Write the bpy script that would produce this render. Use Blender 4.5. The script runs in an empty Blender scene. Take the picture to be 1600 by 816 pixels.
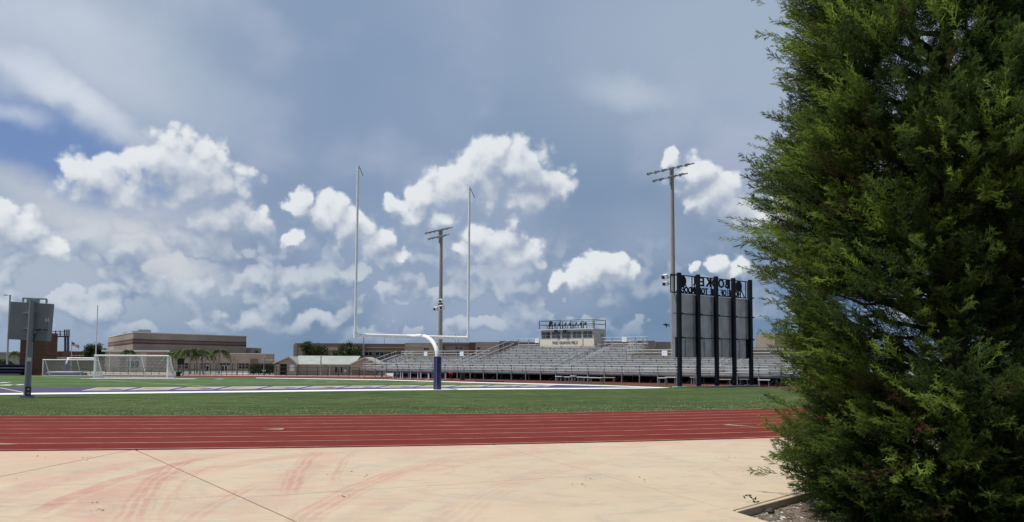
import bpy, bmesh, math, random
import numpy as np
from mathutils import Vector, Matrix

# ------------------------------------------------------------------ camera
SC = bpy.context.scene
COL = SC.collection
R = math.radians
F, CAMH = 1200.0, 1.6                       # focal length in pixels of a 1600 px wide frame, eye height
PITCH, ROLL = R(3.5), R(0.29)
CX, CY = 800.0, 566.0 - 1200.0*math.tan(PITCH)
cam_d = bpy.data.cameras.new('camera')
cam = bpy.data.objects.new('camera', cam_d); COL.objects.link(cam)
cam_d.sensor_fit = 'HORIZONTAL'; cam_d.sensor_width = 36.0; cam_d.lens = 36.0*F/1600
cam_d.shift_y = (CY-408.0)/1600.0
cam_d.clip_start = 0.05; cam_d.clip_end = 6000
CAMROT = Matrix.Rotation(math.pi/2+PITCH, 3, 'X') @ Matrix.Rotation(ROLL, 3, 'Z')
cam.matrix_world = Matrix.Translation((0, 0, CAMH)) @ CAMROT.to_4x4()
SC.camera = cam

def ray(px, py):
    return CAMROT @ Vector(((px-CX)/F, -(py-CY)/F, -1.0))
def at(px, py, Y):                          # the point at depth Y seen along a line of sight
    d = ray(px, py); t = Y/d.y
    return Vector((d.x*t, Y, CAMH+d.z*t))
def gr(px, py, z=0.0):                      # the point of the ground seen there
    d = ray(px, py); t = (z-CAMH)/d.z
    return Vector((d.x*t, d.y*t, z))
def zat(py, px, Y):                         # height above ground
    return at(px, py, Y).z

# ------------------------------------------------------------------ world
SUN_AZ, SUN_EL = R(-94), R(64)              # azimuth from +Y towards +X
world = bpy.data.worlds.new('World'); SC.world = world; world.use_nodes = True
WN = world.node_tree; WN.nodes.clear()
SKY_STRENGTH = 0.1

class G:                                    # small helper to write node graphs as expressions
    def __init__(s, tree): s.t = tree; s.dim = '3D'
    def _in(s, sock, v):
        if isinstance(v, bpy.types.NodeSocket): s.t.links.new(v, sock)
        elif v is not None:
            if hasattr(sock.default_value, '__len__') and not hasattr(v, '__len__'): v = (v,)*len(sock.default_value)
            elif hasattr(v, '__len__') and len(v) == 3 and len(sock.default_value) == 4: v = (*v, 1)
            sock.default_value = v
    def m(s, op, a, b=None, c=None, clamp=False):
        n = s.t.nodes.new('ShaderNodeMath'); n.operation = op; n.use_clamp = clamp
        for k, v in enumerate((a, b, c)):
            if v is not None: s._in(n.inputs[k], v)
        return n.outputs[0]
    def v(s, op, a, b=None, c=None):
        n = s.t.nodes.new('ShaderNodeVectorMath'); n.operation = op
        for k, x in enumerate((a, b, c)):
            if x is not None: s._in(n.inputs['Scale' if (op == 'SCALE' and k == 1) else k], x)
        return n.outputs['Value' if op in ('DISTANCE', 'LENGTH', 'DOT_PRODUCT') else 'Vector']
    def xyz(s, a, b, c):
        n = s.t.nodes.new('ShaderNodeCombineXYZ')
        for k, v in enumerate((a, b, c)): s._in(n.inputs[k], v)
        return n.outputs[0]
    def sep(s, a):
        n = s.t.nodes.new('ShaderNodeSeparateXYZ'); s._in(n.inputs[0], a); return n.outputs
    def ss(s, x, a, b, lo=0.0, hi=1.0):     # smoothstep
        n = s.t.nodes.new('ShaderNodeMapRange'); n.interpolation_type = 'SMOOTHSTEP'
        for k, v in enumerate((x, a, b, lo, hi)): s._in(n.inputs[k], v)
        return n.outputs[0]
    def lin(s, x, a, b, lo=0.0, hi=1.0):
        n = s.t.nodes.new('ShaderNodeMapRange')
        for k, v in enumerate((x, a, b, lo, hi)): s._in(n.inputs[k], v)
        return n.outputs[0]
    def noise(s, vec, scale, detail=3, rough=.55, dist=0.0, col=False):
        n = s.t.nodes.new('ShaderNodeTexNoise'); n.noise_dimensions = s.dim; s._in(n.inputs['Vector'], vec)
        n.inputs['Scale'].default_value = scale; n.inputs['Detail'].default_value = detail
        n.inputs['Roughness'].default_value = rough; n.inputs['Distortion'].default_value = dist
        return n.outputs['Color' if col else 'Fac']
    def vor(s, vec, scale, feature='F1', detail=0, rough=.5, out='Distance', rnd=1.0):
        n = s.t.nodes.new('ShaderNodeTexVoronoi'); n.feature = feature; s._in(n.inputs['Vector'], vec)
        n.inputs['Scale'].default_value = scale; n.inputs['Randomness'].default_value = rnd
        if 'Detail' in n.inputs: n.inputs['Detail'].default_value = detail; n.inputs['Roughness'].default_value = rough
        return n.outputs[out]
    def mix(s, f, a, b, mode='MIX'):
        n = s.t.nodes.new('ShaderNodeMix'); n.data_type = 'RGBA'; n.blend_type = mode
        s._in(n.inputs[0], f); s._in(n.inputs[6], a); s._in(n.inputs[7], b)
        return n.outputs[2]
    def ramp(s, x, *stops):
        n = s.t.nodes.new('ShaderNodeValToRGB'); s._in(n.inputs[0], x); e = n.color_ramp.elements
        while len(e) < len(stops): e.new(0.5)
        for k, (p, c) in enumerate(stops): e[k].position = p; e[k].color = (*c, 1)
        return n.outputs[0]

def lin_rgb(r, g, b):
    return tuple(((c/255)/12.92 if c/255 < .04045 else (((c/255)+.055)/1.055)**2.4) for c in (r, g, b))

def build_sky():
    g = G(WN); g.dim = '2D'
    tc = WN.nodes.new('ShaderNodeTexCoord')
    D = g.v('NORMALIZE', tc.outputs['Generated'])
    dx, dy, dz = g.sep(D)
    # azimuth and elevation of the direction, in units of 1/1200 rad
    U = g.m('MULTIPLY', g.m('ARCTAN2', dx, dy), 1200.0)
    V = g.m('MULTIPLY', g.m('ARCSINE', dz), 1200.0)
    P = g.xyz(U, V, 0.0)
    def dirpos(px, py):
        d = ray(px, py).normalized()
        return (math.atan2(d.x, d.y)*1200.0, math.asin(d.z)*1200.0, 0.0)
    # --- cumulus heaps: each a handful of rounded lobes at a bearing and an elevation
    lobes = [
     (262,252,44),(305,262,48),(345,285,40),(215,258,26),(150,282,40),(118,270,22),(195,300,36),(352,345,46),(318,352,30),(398,352,26),(300,300,40),
     (468,314,20),(498,332,28),(530,326,20),(545,358,34),(588,384,28),(628,400,18),(452,372,13),
     (772,250,40),(812,262,44),(850,288,38),(738,268,32),(700,293,34),(658,310,26),(828,308,32),(880,298,14),(620,314,18),(648,340,26),(690,345,26),(770,296,36),
     (780,385,40),(810,394,34),(745,376,30),(798,346,13),(758,402,28),(834,410,16),(722,392,18),
     (935,414,28),(960,416,24),(902,430,24),(872,440,16),(982,422,13),
     (1048,248,15),(1088,276,32),(1122,298,38),(1152,328,36),(1182,345,30),(1210,340,34),(1100,318,26),
     (1118,412,14),(1150,416,14),(1092,410,9),
     (28,366,34),(70,386,22),(-6,350,36),
     # wider sky on both sides
     (-160,330,60),(-230,380,50),(-420,300,75),(-500,340,60),(1420,300,60),(1490,330,70),(1750,360,60),(1830,330,75),(1930,360,50),
    ]
    def warped(Pv):
        n = WN.nodes.new('ShaderNodeTexNoise'); n.noise_dimensions = '2D'
        WN.links.new(g.v('SCALE', Pv, 1/58.0), n.inputs['Vector'])
        n.inputs['Scale'].default_value = 1.0; n.inputs['Detail'].default_value = 6; n.inputs['Roughness'].default_value = .56
        w = g.v('SUBTRACT', n.outputs['Color'], (.5, .5, .5))
        bump = g.sep(w)[2]
        Q = g.v('MULTIPLY', g.v('ADD', Pv, g.v('SCALE', w, 46.0)), (1.0, 1.12, 0.0))
        vo = WN.nodes.new('ShaderNodeTexVoronoi'); vo.voronoi_dimensions = '2D'; vo.feature = 'F1'      # rounded billows
        WN.links.new(g.v('SCALE', g.v('ADD', Pv, g.v('SCALE', w, 22.0)), 1/30.0), vo.inputs['Vector']); vo.inputs['Scale'].default_value = 1.0
        vo.inputs['Detail'].default_value = 1.5; vo.inputs['Roughness'].default_value = .5
        return Q, bump, g.m('MULTIPLY_ADD', vo.outputs['Distance'], -.42, .19)
    Q0, b0, k0 = warped(P)
    Q1, b1, k1 = warped(g.v('ADD', P, (-7.0, 17.0, 0.0)))
    def field(Q, some):
        acc = None
        for x, y, r in some:
            u, v, _ = dirpos(x, y)
            d = g.v('DISTANCE', Q, (u, v*1.12, 0.0))
            k = g.m('MULTIPLY_ADD', d, -1.0/(r*1.5), 1.0)
            acc = k if acc is None else g.m('SMOOTH_MAX', acc, k, .2)
        return acc
    def heap(sky, some):                                        # the heaps of one stretch of sky, in front of what lies behind
        f0, f1 = g.m('ADD', field(Q0, some), k0), g.m('ADD', field(Q1, some), k1)
        f2 = field(g.v('ADD', Q0, (-12.0, 46.0, 0.0)), some)
        pw = lambda f: g.m('POWER', g.m('MAXIMUM', f, 0.0), .65)
        th0, th1, th2 = pw(f0), pw(f1), pw(f2)
        lit = g.m('MULTIPLY_ADD', g.m('SUBTRACT', b0, b1), .35, g.m('MULTIPLY_ADD', g.m('SUBTRACT', th0, th1), .9, g.m('MULTIPLY', th2, -.42)))
        l01 = g.ss(lit, -.72, .42)
        mask = g.ss(f0, -.02, g.m('MULTIPLY_ADD', l01, -.54, .86))
        cum = g.mix(l01, lin_rgb(156,169,190), lin_rgb(231,235,238))
        cum = g.mix(g.ss(f0, .34, -.05, 0.0, .5), cum, lin_rgb(184,197,215))
        return g.mix(g.m('MULTIPLY', mask, .93), sky, cum)
    # --- low heaped clouds far off near the horizon, all round
    wl = g.v('SCALE', g.v('SUBTRACT', g.noise(g.v('SCALE', P, 1/42.0), 1.0, 5, .5, col=True), (.5, .5, .5)), 40.0)
    Pl = g.v('MULTIPLY', g.v('ADD', P, wl), (1/74.0, 1/50.0, 0))
    l0 = g.noise(g.v('ADD', Pl, (7.3, 2.1, 0)), 1.0, 2, .5)
    l1 = g.noise(g.v('ADD', Pl, (7.3-.10, 2.1+.34, 0)), 1.0, 2, .5)
    band = g.m('MULTIPLY', g.ss(V, 15, 70), g.ss(V, 225, 120))
    left = g.ss(U, 330, -420)                                  # the heaps thin out to the right of the field
    l0 = g.m('MULTIPLY_ADD', k0, .30, l0); l1 = g.m('MULTIPLY_ADD', k1, .30, l1)
    llit = g.ss(g.m('SUBTRACT', l0, l1), -.16, .22)
    cut = g.m('ADD', l0, g.m('MULTIPLY', left, .05))
    lmask = g.ss(cut, .42, g.m('MULTIPLY_ADD', llit, -.10, .58))
    lmask = g.m('MULTIPLY', g.m('MULTIPLY', lmask, band), g.m('MULTIPLY_ADD', left, .50, .38))
    # --- the grey veil above, with its streaks and one gap of clear blue
    s1 = g.noise(g.v('MULTIPLY', P, (1/620.0, 1/420.0, 0)), 1.0, 4, .45, 0)
    s2 = g.noise(g.v('ADD', g.v('MULTIPLY', P, (1/260.0, 1/190.0, 0)), (3.1, 8.7, 0)), 1.0, 4, .45, 0)
    tall = g.ss(V, 60, 520)
    def ell0(px, py, a, b, ang):
        u, v, _ = dirpos(px, py)
        return g.ss(g.v('LENGTH', g.v('MULTIPLY', g.v('SUBTRACT', P, (u, v, 0)), (1/a, 1/b, 0))), 1.0, .1)
    veil = g.mix(tall, lin_rgb(113,138,167), lin_rgb(138,158,185))
    # steel blue in the middle of the view, paler to the upper left and upper right
    mid_ = g.m('MULTIPLY', ell0(560, 230, 420, 300, 0), .55)
    veil = g.mix(g.ss(s1, .42, .68, 0, .8), veil, lin_rgb(158,172,196))
    pale = g.m('MAXIMUM', g.m('MULTIPLY', ell0(60, 60, 420, 240, 0), .75), g.m('MULTIPLY', ell0(1120, 60, 460, 260, 0), .5))
    pale = g.m('MAXIMUM', pale, g.m('MAXIMUM', g.m('MULTIPLY', ell0(2000, 0, 700, 400, 0), .6), g.m('MULTIPLY', ell0(-900, 60, 700, 300, 0), .6)))
    veil = g.mix(pale, veil, lin_rgb(177,190,207))
    veil = g.mix(g.m('MULTIPLY', ell0(40, 420, 480, 190, 0), .8), veil, lin_rgb(178,190,206))
    veil = g.mix(mid_, veil, lin_rgb(122,147,179))
    veil = g.mix(g.m('MULTIPLY', g.ss(s2, .50, .74), .55), veil, lin_rgb(176,185,206))
    nish = WN.nodes.new('ShaderNodeTexSky'); nish.sky_type = 'NISHITA'; nish.sun_disc = False
    nish.sun_elevation = SUN_EL; nish.sun_rotation = SUN_AZ; nish.air_density = 1.0; nish.dust_density = 1.5; nish.ozone_density = 2.0
    wq = g.v('SCALE', g.v('SUBTRACT', g.noise(g.v('SCALE', P, 1/120.0), 1.0, 4, .55, col=True), (.5, .5, .5)), 70.0)
    Pg = g.v('ADD', P, wq)
    def ell(px, py, a, b, ang, e0=1.0, e1=.35):                 # soft ellipse at a bearing
        u, v, _ = dirpos(px, py); c, s = math.cos(R(ang)), math.sin(R(ang))
        q = g.v('SUBTRACT', Pg, (u, v, 0))
        a1 = g.v('DOT_PRODUCT', q, (c/a, s/a, 0)); b1 = g.v('DOT_PRODUCT', q, (-s/b, c/b, 0))
        d = g.v('LENGTH', g.xyz(a1, b1, 0))
        return g.ss(d, e0, e1)
    anv = g.m('MAXIMUM', ell(215, 385, 200, 55, -20, 1.0, .2), g.m('MULTIPLY', ell(170, 300, 240, 90, -10, 1.0, .1), .7))
    veil = g.mix(g.m('MULTIPLY', anv, .75), veil, lin_rgb(214,216,220))
    gap = g.m('MAXIMUM', ell(70, 226, 300, 66, -17, 1.0, .3), g.m('MAXIMUM', ell(-300, 120, 260, 70, 15), g.m('MAXIMUM', ell(2100, 150, 300, 90, -10), ell(-900, 200, 300, 90, 0))))
    clear = g.v('SCALE', nish.outputs[0], SKY_STRENGTH)
    clear = g.mix(.8, clear, lin_rgb(96,128,186))
    sky = g.mix(g.m('MULTIPLY', gap, .9), veil, clear)
    # bright streaks of the veil's edge and a pale anvil under it
    st = g.m('MAXIMUM', g.m('MULTIPLY', ell(90, 140, 210, 38, -25, 1.0, .0), 1.0), g.m('MULTIPLY', ell(15, 172, 80, 18, -15, 1.0, .0), .6))
    st = g.m('MAXIMUM', st, g.m('MULTIPLY', ell(975, 145, 120, 36, -10, 1.0, 0.0), .4))
    st = g.m('MAXIMUM', st, g.m('MULTIPLY', ell(150, 75, 330, 90, -22, 1.0, .1), .45))
    st = g.m('MULTIPLY', st, g.ss(s2, .25, .6, .55, 1.0))
    sky = g.mix(g.m('MULTIPLY', st, .8), sky, lin_rgb(222,228,238))
    dk = g.m('MULTIPLY', ell(395, 395, 120, 36, -20, 1.0, .2), .55)
    sky = g.mix(dk, sky, lin_rgb(126,143,175))
    # distant heaps, then the near heaps in front
    lowc = g.mix(llit, lin_rgb(130,150,178), lin_rgb(202,210,219))
    sky = g.mix(lmask, sky, lowc)
    haze = g.ss(V, 70, -10)
    sky = g.mix(g.m('MULTIPLY', haze, .35), sky, lin_rgb(136,158,188))
    def closure(col):
        bg = WN.nodes.new('ShaderNodeBackground')
        WN.links.new(g.v('SCALE', col, 1.0/SKY_STRENGTH), bg.inputs['Color']); bg.inputs['Strength'].default_value = SKY_STRENGTH
        return bg.outputs[0]
    def choose(fac, a, b):                                      # a where fac = 0, b where fac = 1: only one side is evaluated
        n = WN.nodes.new('ShaderNodeMixShader'); WN.links.new(fac, n.inputs[0]); WN.links.new(a, n.inputs[1]); WN.links.new(b, n.inputs[2])
        return n.outputs[0]
    plain = closure(sky)
    cuts = [105, 425, 590, 700, 860, 1010, 1260]
    ends = [-1e9]+cuts+[1e9]
    def stretch(i):
        some = [l for l in lobes if l[0]+l[2]*1.2+45 > ends[i] and l[0]-l[2]*1.2-45 < ends[i+1]]
        return closure(heap(sky, some))
    def tree(i, j):
        if i == j: return stretch(i)
        k = (i+j)//2
        return choose(g.m('GREATER_THAN', U, dirpos(ends[k+1], 480)[0]), tree(i, k), tree(k+1, j))
    inband = g.m('MULTIPLY', g.m('GREATER_THAN', V, 60.0), g.m('LESS_THAN', V, 400.0))
    out = WN.nodes.new('ShaderNodeOutputWorld')
    WN.links.new(choose(inband, plain, tree(0, len(cuts))), out.inputs[0])
build_sky()
world.cycles.sampling_method = 'MANUAL'; world.cycles.sample_map_resolution = 256

# ------------------------------------------------------------------ sun and exposure
sun_d = bpy.data.lights.new('sun', 'SUN'); sun_d.energy = 4.0; sun_d.angle = R(0.53); sun_d.color = (1.0, .955, .89)
sun = bpy.data.objects.new('sun', sun_d); COL.objects.link(sun); sun.location = (-30, 40, 60)
SUNDIR = Vector((math.sin(SUN_AZ)*math.cos(SUN_EL), math.cos(SUN_AZ)*math.cos(SUN_EL), math.sin(SUN_EL)))
sun.rotation_euler = SUNDIR.to_track_quat('Z', 'Y').to_euler()
SC.view_settings.view_transform = 'Standard'; SC.view_settings.look = 'None'
SC.view_settings.exposure = 0.0; SC.view_settings.gamma = 1.0; SC.view_settings.use_curve_mapping = False
SC.render.engine = 'CYCLES'; SC.cycles.use_denoising = True
SC.cycles.max_bounces = 6; SC.cycles.diffuse_bounces = 3; SC.cycles.transparent_max_bounces = 24

# ------------------------------------------------------------------ helpers
random.seed(7); RNG = np.random.default_rng(11)

class MB:                                   # collects shapes and links them as one mesh object
    def __init__(s): s.v = []; s.f = []
    def add(s, vs, fs):
        o = len(s.v); s.v += [tuple(p) for p in vs]; s.f += [tuple(i+o for i in f) for f in fs]; return s
    def box(s, x0, x1, y0, y1, z0, z1):
        return s.add([(x, y, z) for z in (z0, z1) for y in (y0, y1) for x in (x0, x1)],
                     [(0,2,3,1), (4,5,7,6), (0,1,5,4), (2,6,7,3), (0,4,6,2), (1,3,7,5)])
    def obox(s, c, ax, ay, az):             # box from a centre and three half axes
        c, ax, ay, az = map(Vector, (c, ax, ay, az))
        return s.add([c+ax*i+ay*j+az*k for k in (-1,1) for j in (-1,1) for i in (-1,1)],
                     [(0,2,3,1), (4,5,7,6), (0,1,5,4), (2,6,7,3), (0,4,6,2), (1,3,7,5)])
    def beam(s, p, q, w, h, up=(0,0,1)):    # rectangular bar from p to q
        p, q = Vector(p), Vector(q); d = (q-p); L = d.length; d = d/L
        u = Vector(up); sx = d.cross(u)
        if sx.length < 1e-4: sx = d.cross(Vector((0,1,0)))
        sx.normalize(); sy = sx.cross(d).normalized()
        return s.obox((p+q)/2, d*L/2, sx*w/2, sy*h/2)
    def tube(s, pts, rad, n=8, cap=True):
        pts = [Vector(p) for p in pts]; k = len(pts)
        rad = list(rad) if hasattr(rad, '__len__') else [rad]*k
        o = len(s.v); prev = None
        for i, p in enumerate(pts):
            d = (pts[min(i+1, k-1)]-pts[max(i-1, 0)]).normalized()
            if prev is None: a = d.cross(Vector((.3, .9, .1)) if abs(d.y) < .9 else Vector((1, 0, 0)))
            else: a = prev-d*prev.dot(d)
            a.normalize(); prev = a; b = d.cross(a)
            for j in range(n):
                t = 2*math.pi*j/n; s.v.append(tuple(p+(a*math.cos(t)+b*math.sin(t))*rad[i]))
        for i in range(k-1):
            for j in range(n):
                j2 = (j+1) % n; s.f.append((o+i*n+j, o+i*n+j2, o+(i+1)*n+j2, o+(i+1)*n+j))
        if cap:
            s.f.append(tuple(o+j for j in reversed(range(n)))); s.f.append(tuple(o+(k-1)*n+j for j in range(n)))
        return s
    def prism(s, poly, z0, z1):             # upright prism over a ground polygon
        n = len(poly); a = sum(poly[i][0]*poly[(i+1) % n][1]-poly[(i+1) % n][0]*poly[i][1] for i in range(n))
        if a < 0: poly = poly[::-1]
        vs = [(p[0], p[1], z0) for p in poly]+[(p[0], p[1], z1) for p in poly]
        return s.add(vs, [tuple(reversed(range(n))), tuple(range(n, 2*n))]+[(i, (i+1) % n, n+(i+1) % n, n+i) for i in range(n)])
    def build(s, name, mat, parent=None, smooth=False, bevel=0.0):
        me = bpy.data.meshes.new(name); me.from_pydata(s.v, [], s.f)
        if smooth:
            me.polygons.foreach_set('use_smooth', [True]*len(me.polygons))
            try: me.set_sharp_from_angle(angle=R(40))
            except Exception: pass
        me.materials.append(mat); me.update()
        o = bpy.data.objects.new(name, me); COL.objects.link(o)
        if parent is not None: o.parent = parent
        if bevel:
            m = o.modifiers.new('bevel', 'BEVEL'); m.width = bevel; m.segments = 2; m.limit_method = 'ANGLE'
        return o

def tag(o, label=None, cat=None, group=None, kind=None):
    if label: o['label'] = label
    if cat: o['category'] = cat
    if group: o['group'] = group
    if kind: o['kind'] = kind
    return o
def thing(name, label, cat, loc=(0,0,0), rz=0.0, group=None):
    o = bpy.data.objects.new(name, None); COL.objects.link(o)
    o.location = loc; o.rotation_euler = (0, 0, rz); o.empty_display_size = .3
    return tag(o, label, cat, group)
def kids(o): return [c for c in bpy.data.objects if c.parent is o]
def dup(o, loc, rz=0.0, label=None, scale=1.0, parent=None):
    c = o.copy(); COL.objects.link(c)
    if parent is None: c.location = loc; c.rotation_euler = (0, 0, rz); c.scale = (scale,)*3
    else: c.parent = parent
    if label: c['label'] = label
    for k in kids(o): dup(k, None, parent=c)
    return c
def text_mesh(name, body, size, mat, parent, M, extrude=.02, align='CENTER', bold=.012):
    cu = bpy.data.curves.new(name, 'FONT'); cu.body = body; cu.size = size; cu.extrude = extrude
    cu.align_x = align; cu.align_y = 'CENTER'; cu.resolution_u = 2; cu.offset = bold*size
    t = bpy.data.objects.new('tmp', cu); COL.objects.link(t)
    me = bpy.data.meshes.new_from_object(t.evaluated_get(bpy.context.evaluated_depsgraph_get()))
    bpy.data.objects.remove(t); bpy.data.curves.remove(cu)
    me.name = name; me.materials.clear(); me.materials.append(mat); me.transform(M)
    o = bpy.data.objects.new(name, me); COL.objects.link(o); o.parent = parent
    return o

# ------------------------------------------------------------------ materials
def mat(name, col, rough=.7, var=.12, scale=4.0, metal=0.0, bump=0.0, bscale=40.0, spec=.35, streak=None):
    m = bpy.data.materials.new(name); m.use_nodes = True; t = m.node_tree; g = G(t)
    b = t.nodes['Principled BSDF']; tc = t.nodes.new('ShaderNodeTexCoord'); P = tc.outputs['Object']
    n = g.noise(g.v('MULTIPLY', P, streak) if streak else P, scale, 5, .6)
    f = g.ss(n, .3, .7, 1-var, 1+var)
    c = g.v('SCALE', tuple(col), f)
    t.links.new(c, b.inputs['Base Color'])
    b.inputs['Roughness'].default_value = rough; b.inputs['Metallic'].default_value = metal
    b.inputs['Specular IOR Level'].default_value = spec
    if bump:
        bp = t.nodes.new('ShaderNodeBump'); bp.inputs['Strength'].default_value = bump; bp.inputs['Distance'].default_value = .02
        t.links.new(g.noise(P, bscale, 4, .6), bp.inputs['Height']); t.links.new(bp.outputs[0], b.inputs['Normal'])
    return m
M_WHITE = mat('white_paint', (.82,.82,.80), .45, .06, 3)
M_GATE = mat('gate_steel_paint', (.035,.032,.06), .5, .15, 2)
M_PADS = mat('navy_vinyl', (.033,.033,.12), .5, .3, 4, bump=.5, bscale=7)
M_PURPLE = mat('purple_vinyl', (.11,.07,.22), .6, .15, 3)
M_NAVY = mat('dark_steel_paint', (.006,.008,.014), .55, .2, 2, spec=.2)
M_ALU = mat('mill_aluminium', (.54,.55,.55), .5, .10, 2, metal=.35)
M_ALUD = mat('aluminium_deck', (.46,.47,.475), .55, .12, 2, metal=.3)
M_RISER = mat('dark_riser', (.25,.255,.26), .6, .15, 2, metal=.3)  # darker than the deck so the rows stand apart
M_BRKT = mat('dull_bracket', (.10,.10,.105), .6, .1)
M_GALV = mat('galvanised_steel', (.30,.32,.33), .5, .15, 3, metal=.5)
M_GREY = mat('grey_cabinet_paint', (.20,.215,.225), .5, .06, 1.5)
M_SHEET = mat('grey_sheet_metal', (.44,.43,.415), .5, .2, 1.2, metal=.35, streak=(1,1,.35))
M_POLE = mat('spun_concrete', (.30,.275,.235), .85, .12, 1.2, streak=(3,3,.4))
M_DARK = mat('dark_void', (.012,.012,.014), .8, .1)
M_BLACK = mat('black_paint', (.015,.015,.017), .5, .1)
M_RED = mat('red_fabric', (.5,.03,.03), .8, .15)
M_SKIN = mat('skin', (.35,.2,.14), .6, .1)
M_TEXTG = mat('grey_letter_paint', (.13,.13,.17), .6, .1)
M_CREAM = mat('cream_panel_paint', (.68,.62,.50), .6, .05)
M_BOX = mat('press_box_cladding', (.40,.385,.35), .7, .08)
M_BENCHW = mat('white_plastic', (.74,.75,.76), .5, .05)
M_TAN = mat('tan_board', (.5,.42,.27), .6, .1)
M_BARK = mat('juniper_bark', (.075,.05,.036), .9, .3, 6, bump=.8, bscale=30, streak=(4,4,.5))
M_GREENBIN = mat('green_plastic', (.02,.045,.03), .5, .1)
M_MINT = mat('mint_pad', (.22,.42,.33), .7, .1)
def glass(name, col=(.05,.065,.08)):
    m = bpy.data.materials.new(name); m.use_nodes = True; b = m.node_tree.nodes['Principled BSDF']
    b.inputs['Base Color'].default_value = (*col, 1); b.inputs['Roughness'].default_value = .08; b.inputs['Specular IOR Level'].default_value = .6
    return m
M_GLASS = glass('window_glass'); M_GLASSD = glass('dark_window_glass', (.012,.014,.018))

def wall_mat(name, col, band=None, rough=.85, course=.2):
    m = bpy.data.materials.new(name); m.use_nodes = True; t = m.node_tree; g = G(t); b = t.nodes['Principled BSDF']
    tc = t.nodes.new('ShaderNodeTexCoord'); P = tc.outputs['Object']
    n1 = g.noise(P, .35, 4, .6); n2 = g.noise(g.v('MULTIPLY', P, (1, 1, 5)), 3, 4, .6)
    f = g.m('MULTIPLY', g.ss(n1, .3, .7, .88, 1.1), g.ss(n2, .3, .7, .92, 1.08))
    z = g.sep(P)[2]
    jn = g.ss(g.m('ABSOLUTE', g.m('SUBTRACT', g.m('FRACT', g.m('DIVIDE', z, course)), .5)), .42, .5, 1.0, .82)
    t.links.new(g.v('SCALE', tuple(col), g.m('MULTIPLY', f, jn)), b.inputs['Base Color'])
    b.inputs['Roughness'].default_value = rough; b.inputs['Specular IOR Level'].default_value = .2
    return m
M_WALL = wall_mat('tan_block_wall', (.40,.325,.265))
M_WALL2 = wall_mat('brown_block_wall', (.315,.265,.222))
M_BRICK = wall_mat('red_brick_wall', (.21,.138,.115), course=.12)
M_BROWN = wall_mat('brown_brick', (.13,.075,.05), course=.12)
M_BANDD = wall_mat('dark_red_brick', (.115,.06,.052))
M_PALE = wall_mat('pale_block_wall', (.40,.34,.28))
M_FASCIA = mat('off_white_fascia', (.62,.60,.55), .6, .06)
M_ROOF = mat('grey_green_roofing', (.34,.36,.32), .8, .10, 1.2)

# ------------------------------------------------------------------ the setting
TC = Vector((-17.0, 87.0, 0)); RI, RO = 65.15, 73.9            # centre and radii of the track's bend

def ground_mat():
    m = bpy.data.materials.new('dry_grass_ground'); m.use_nodes = True; t = m.node_tree; g = G(t); b = t.nodes['Principled BSDF']
    P = t.nodes.new('ShaderNodeTexCoord').outputs['Object']
    a = g.noise(P, .06, 5, .6); c = g.noise(P, 3.0, 4, .6)
    col = g.mix(g.ss(a, .4, .62), (.085,.10,.045), (.20,.17,.12))
    t.links.new(g.v('SCALE', col, g.ss(c, .3, .7, .8, 1.2)), b.inputs['Base Color']); b.inputs['Roughness'].default_value = .95
    b.inputs['Specular IOR Level'].default_value = .1
    return m
def turf_mat(name, c1, c2, stripes):
    m = bpy.data.materials.new(name); m.use_nodes = True; t = m.node_tree; g = G(t); b = t.nodes['Principled BSDF']
    P = t.nodes.new('ShaderNodeTexCoord').outputs['Object']
    big = g.noise(P, .12, 4, .6); mid = g.noise(P, 1.1, 5, .65); fine = g.noise(P, 14.0, 5, .75)
    col = g.mix(g.ss(big, .35, .65), c1, c2)
    if stripes:
        q = g.v('DOT_PRODUCT', P, (-.29, .957, 0))
        w = g.m('SINE', g.m('MULTIPLY', q, 2*math.pi/9.1))
        col = g.mix(g.ss(w, -.25, .25), col, g.v('SCALE', col, 1.22))
    wide = g.noise(g.v('MULTIPLY', P, (.35, 1.6, 1)), .55, 4, .6)      # brushed bands and worn patches
    f = g.m('MULTIPLY', g.m('MULTIPLY', g.ss(mid, .25, .75, .72, 1.28), g.ss(wide, .3, .7, .84, 1.18)), g.ss(fine, .2, .8, .45, 1.6))
    t.links.new(g.v('SCALE', col, f), b.inputs['Base Color'])
    b.inputs['Roughness'].default_value = .95; b.inputs['Specular IOR Level'].default_value = .05
    bp = t.nodes.new('ShaderNodeBump'); bp.inputs['Strength'].default_value = .6; bp.inputs['Distance'].default_value = .03
    t.links.new(g.noise(P, 22.0, 4, .7), bp.inputs['Height']); t.links.new(bp.outputs[0], b.inputs['Normal'])
    return m
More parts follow.
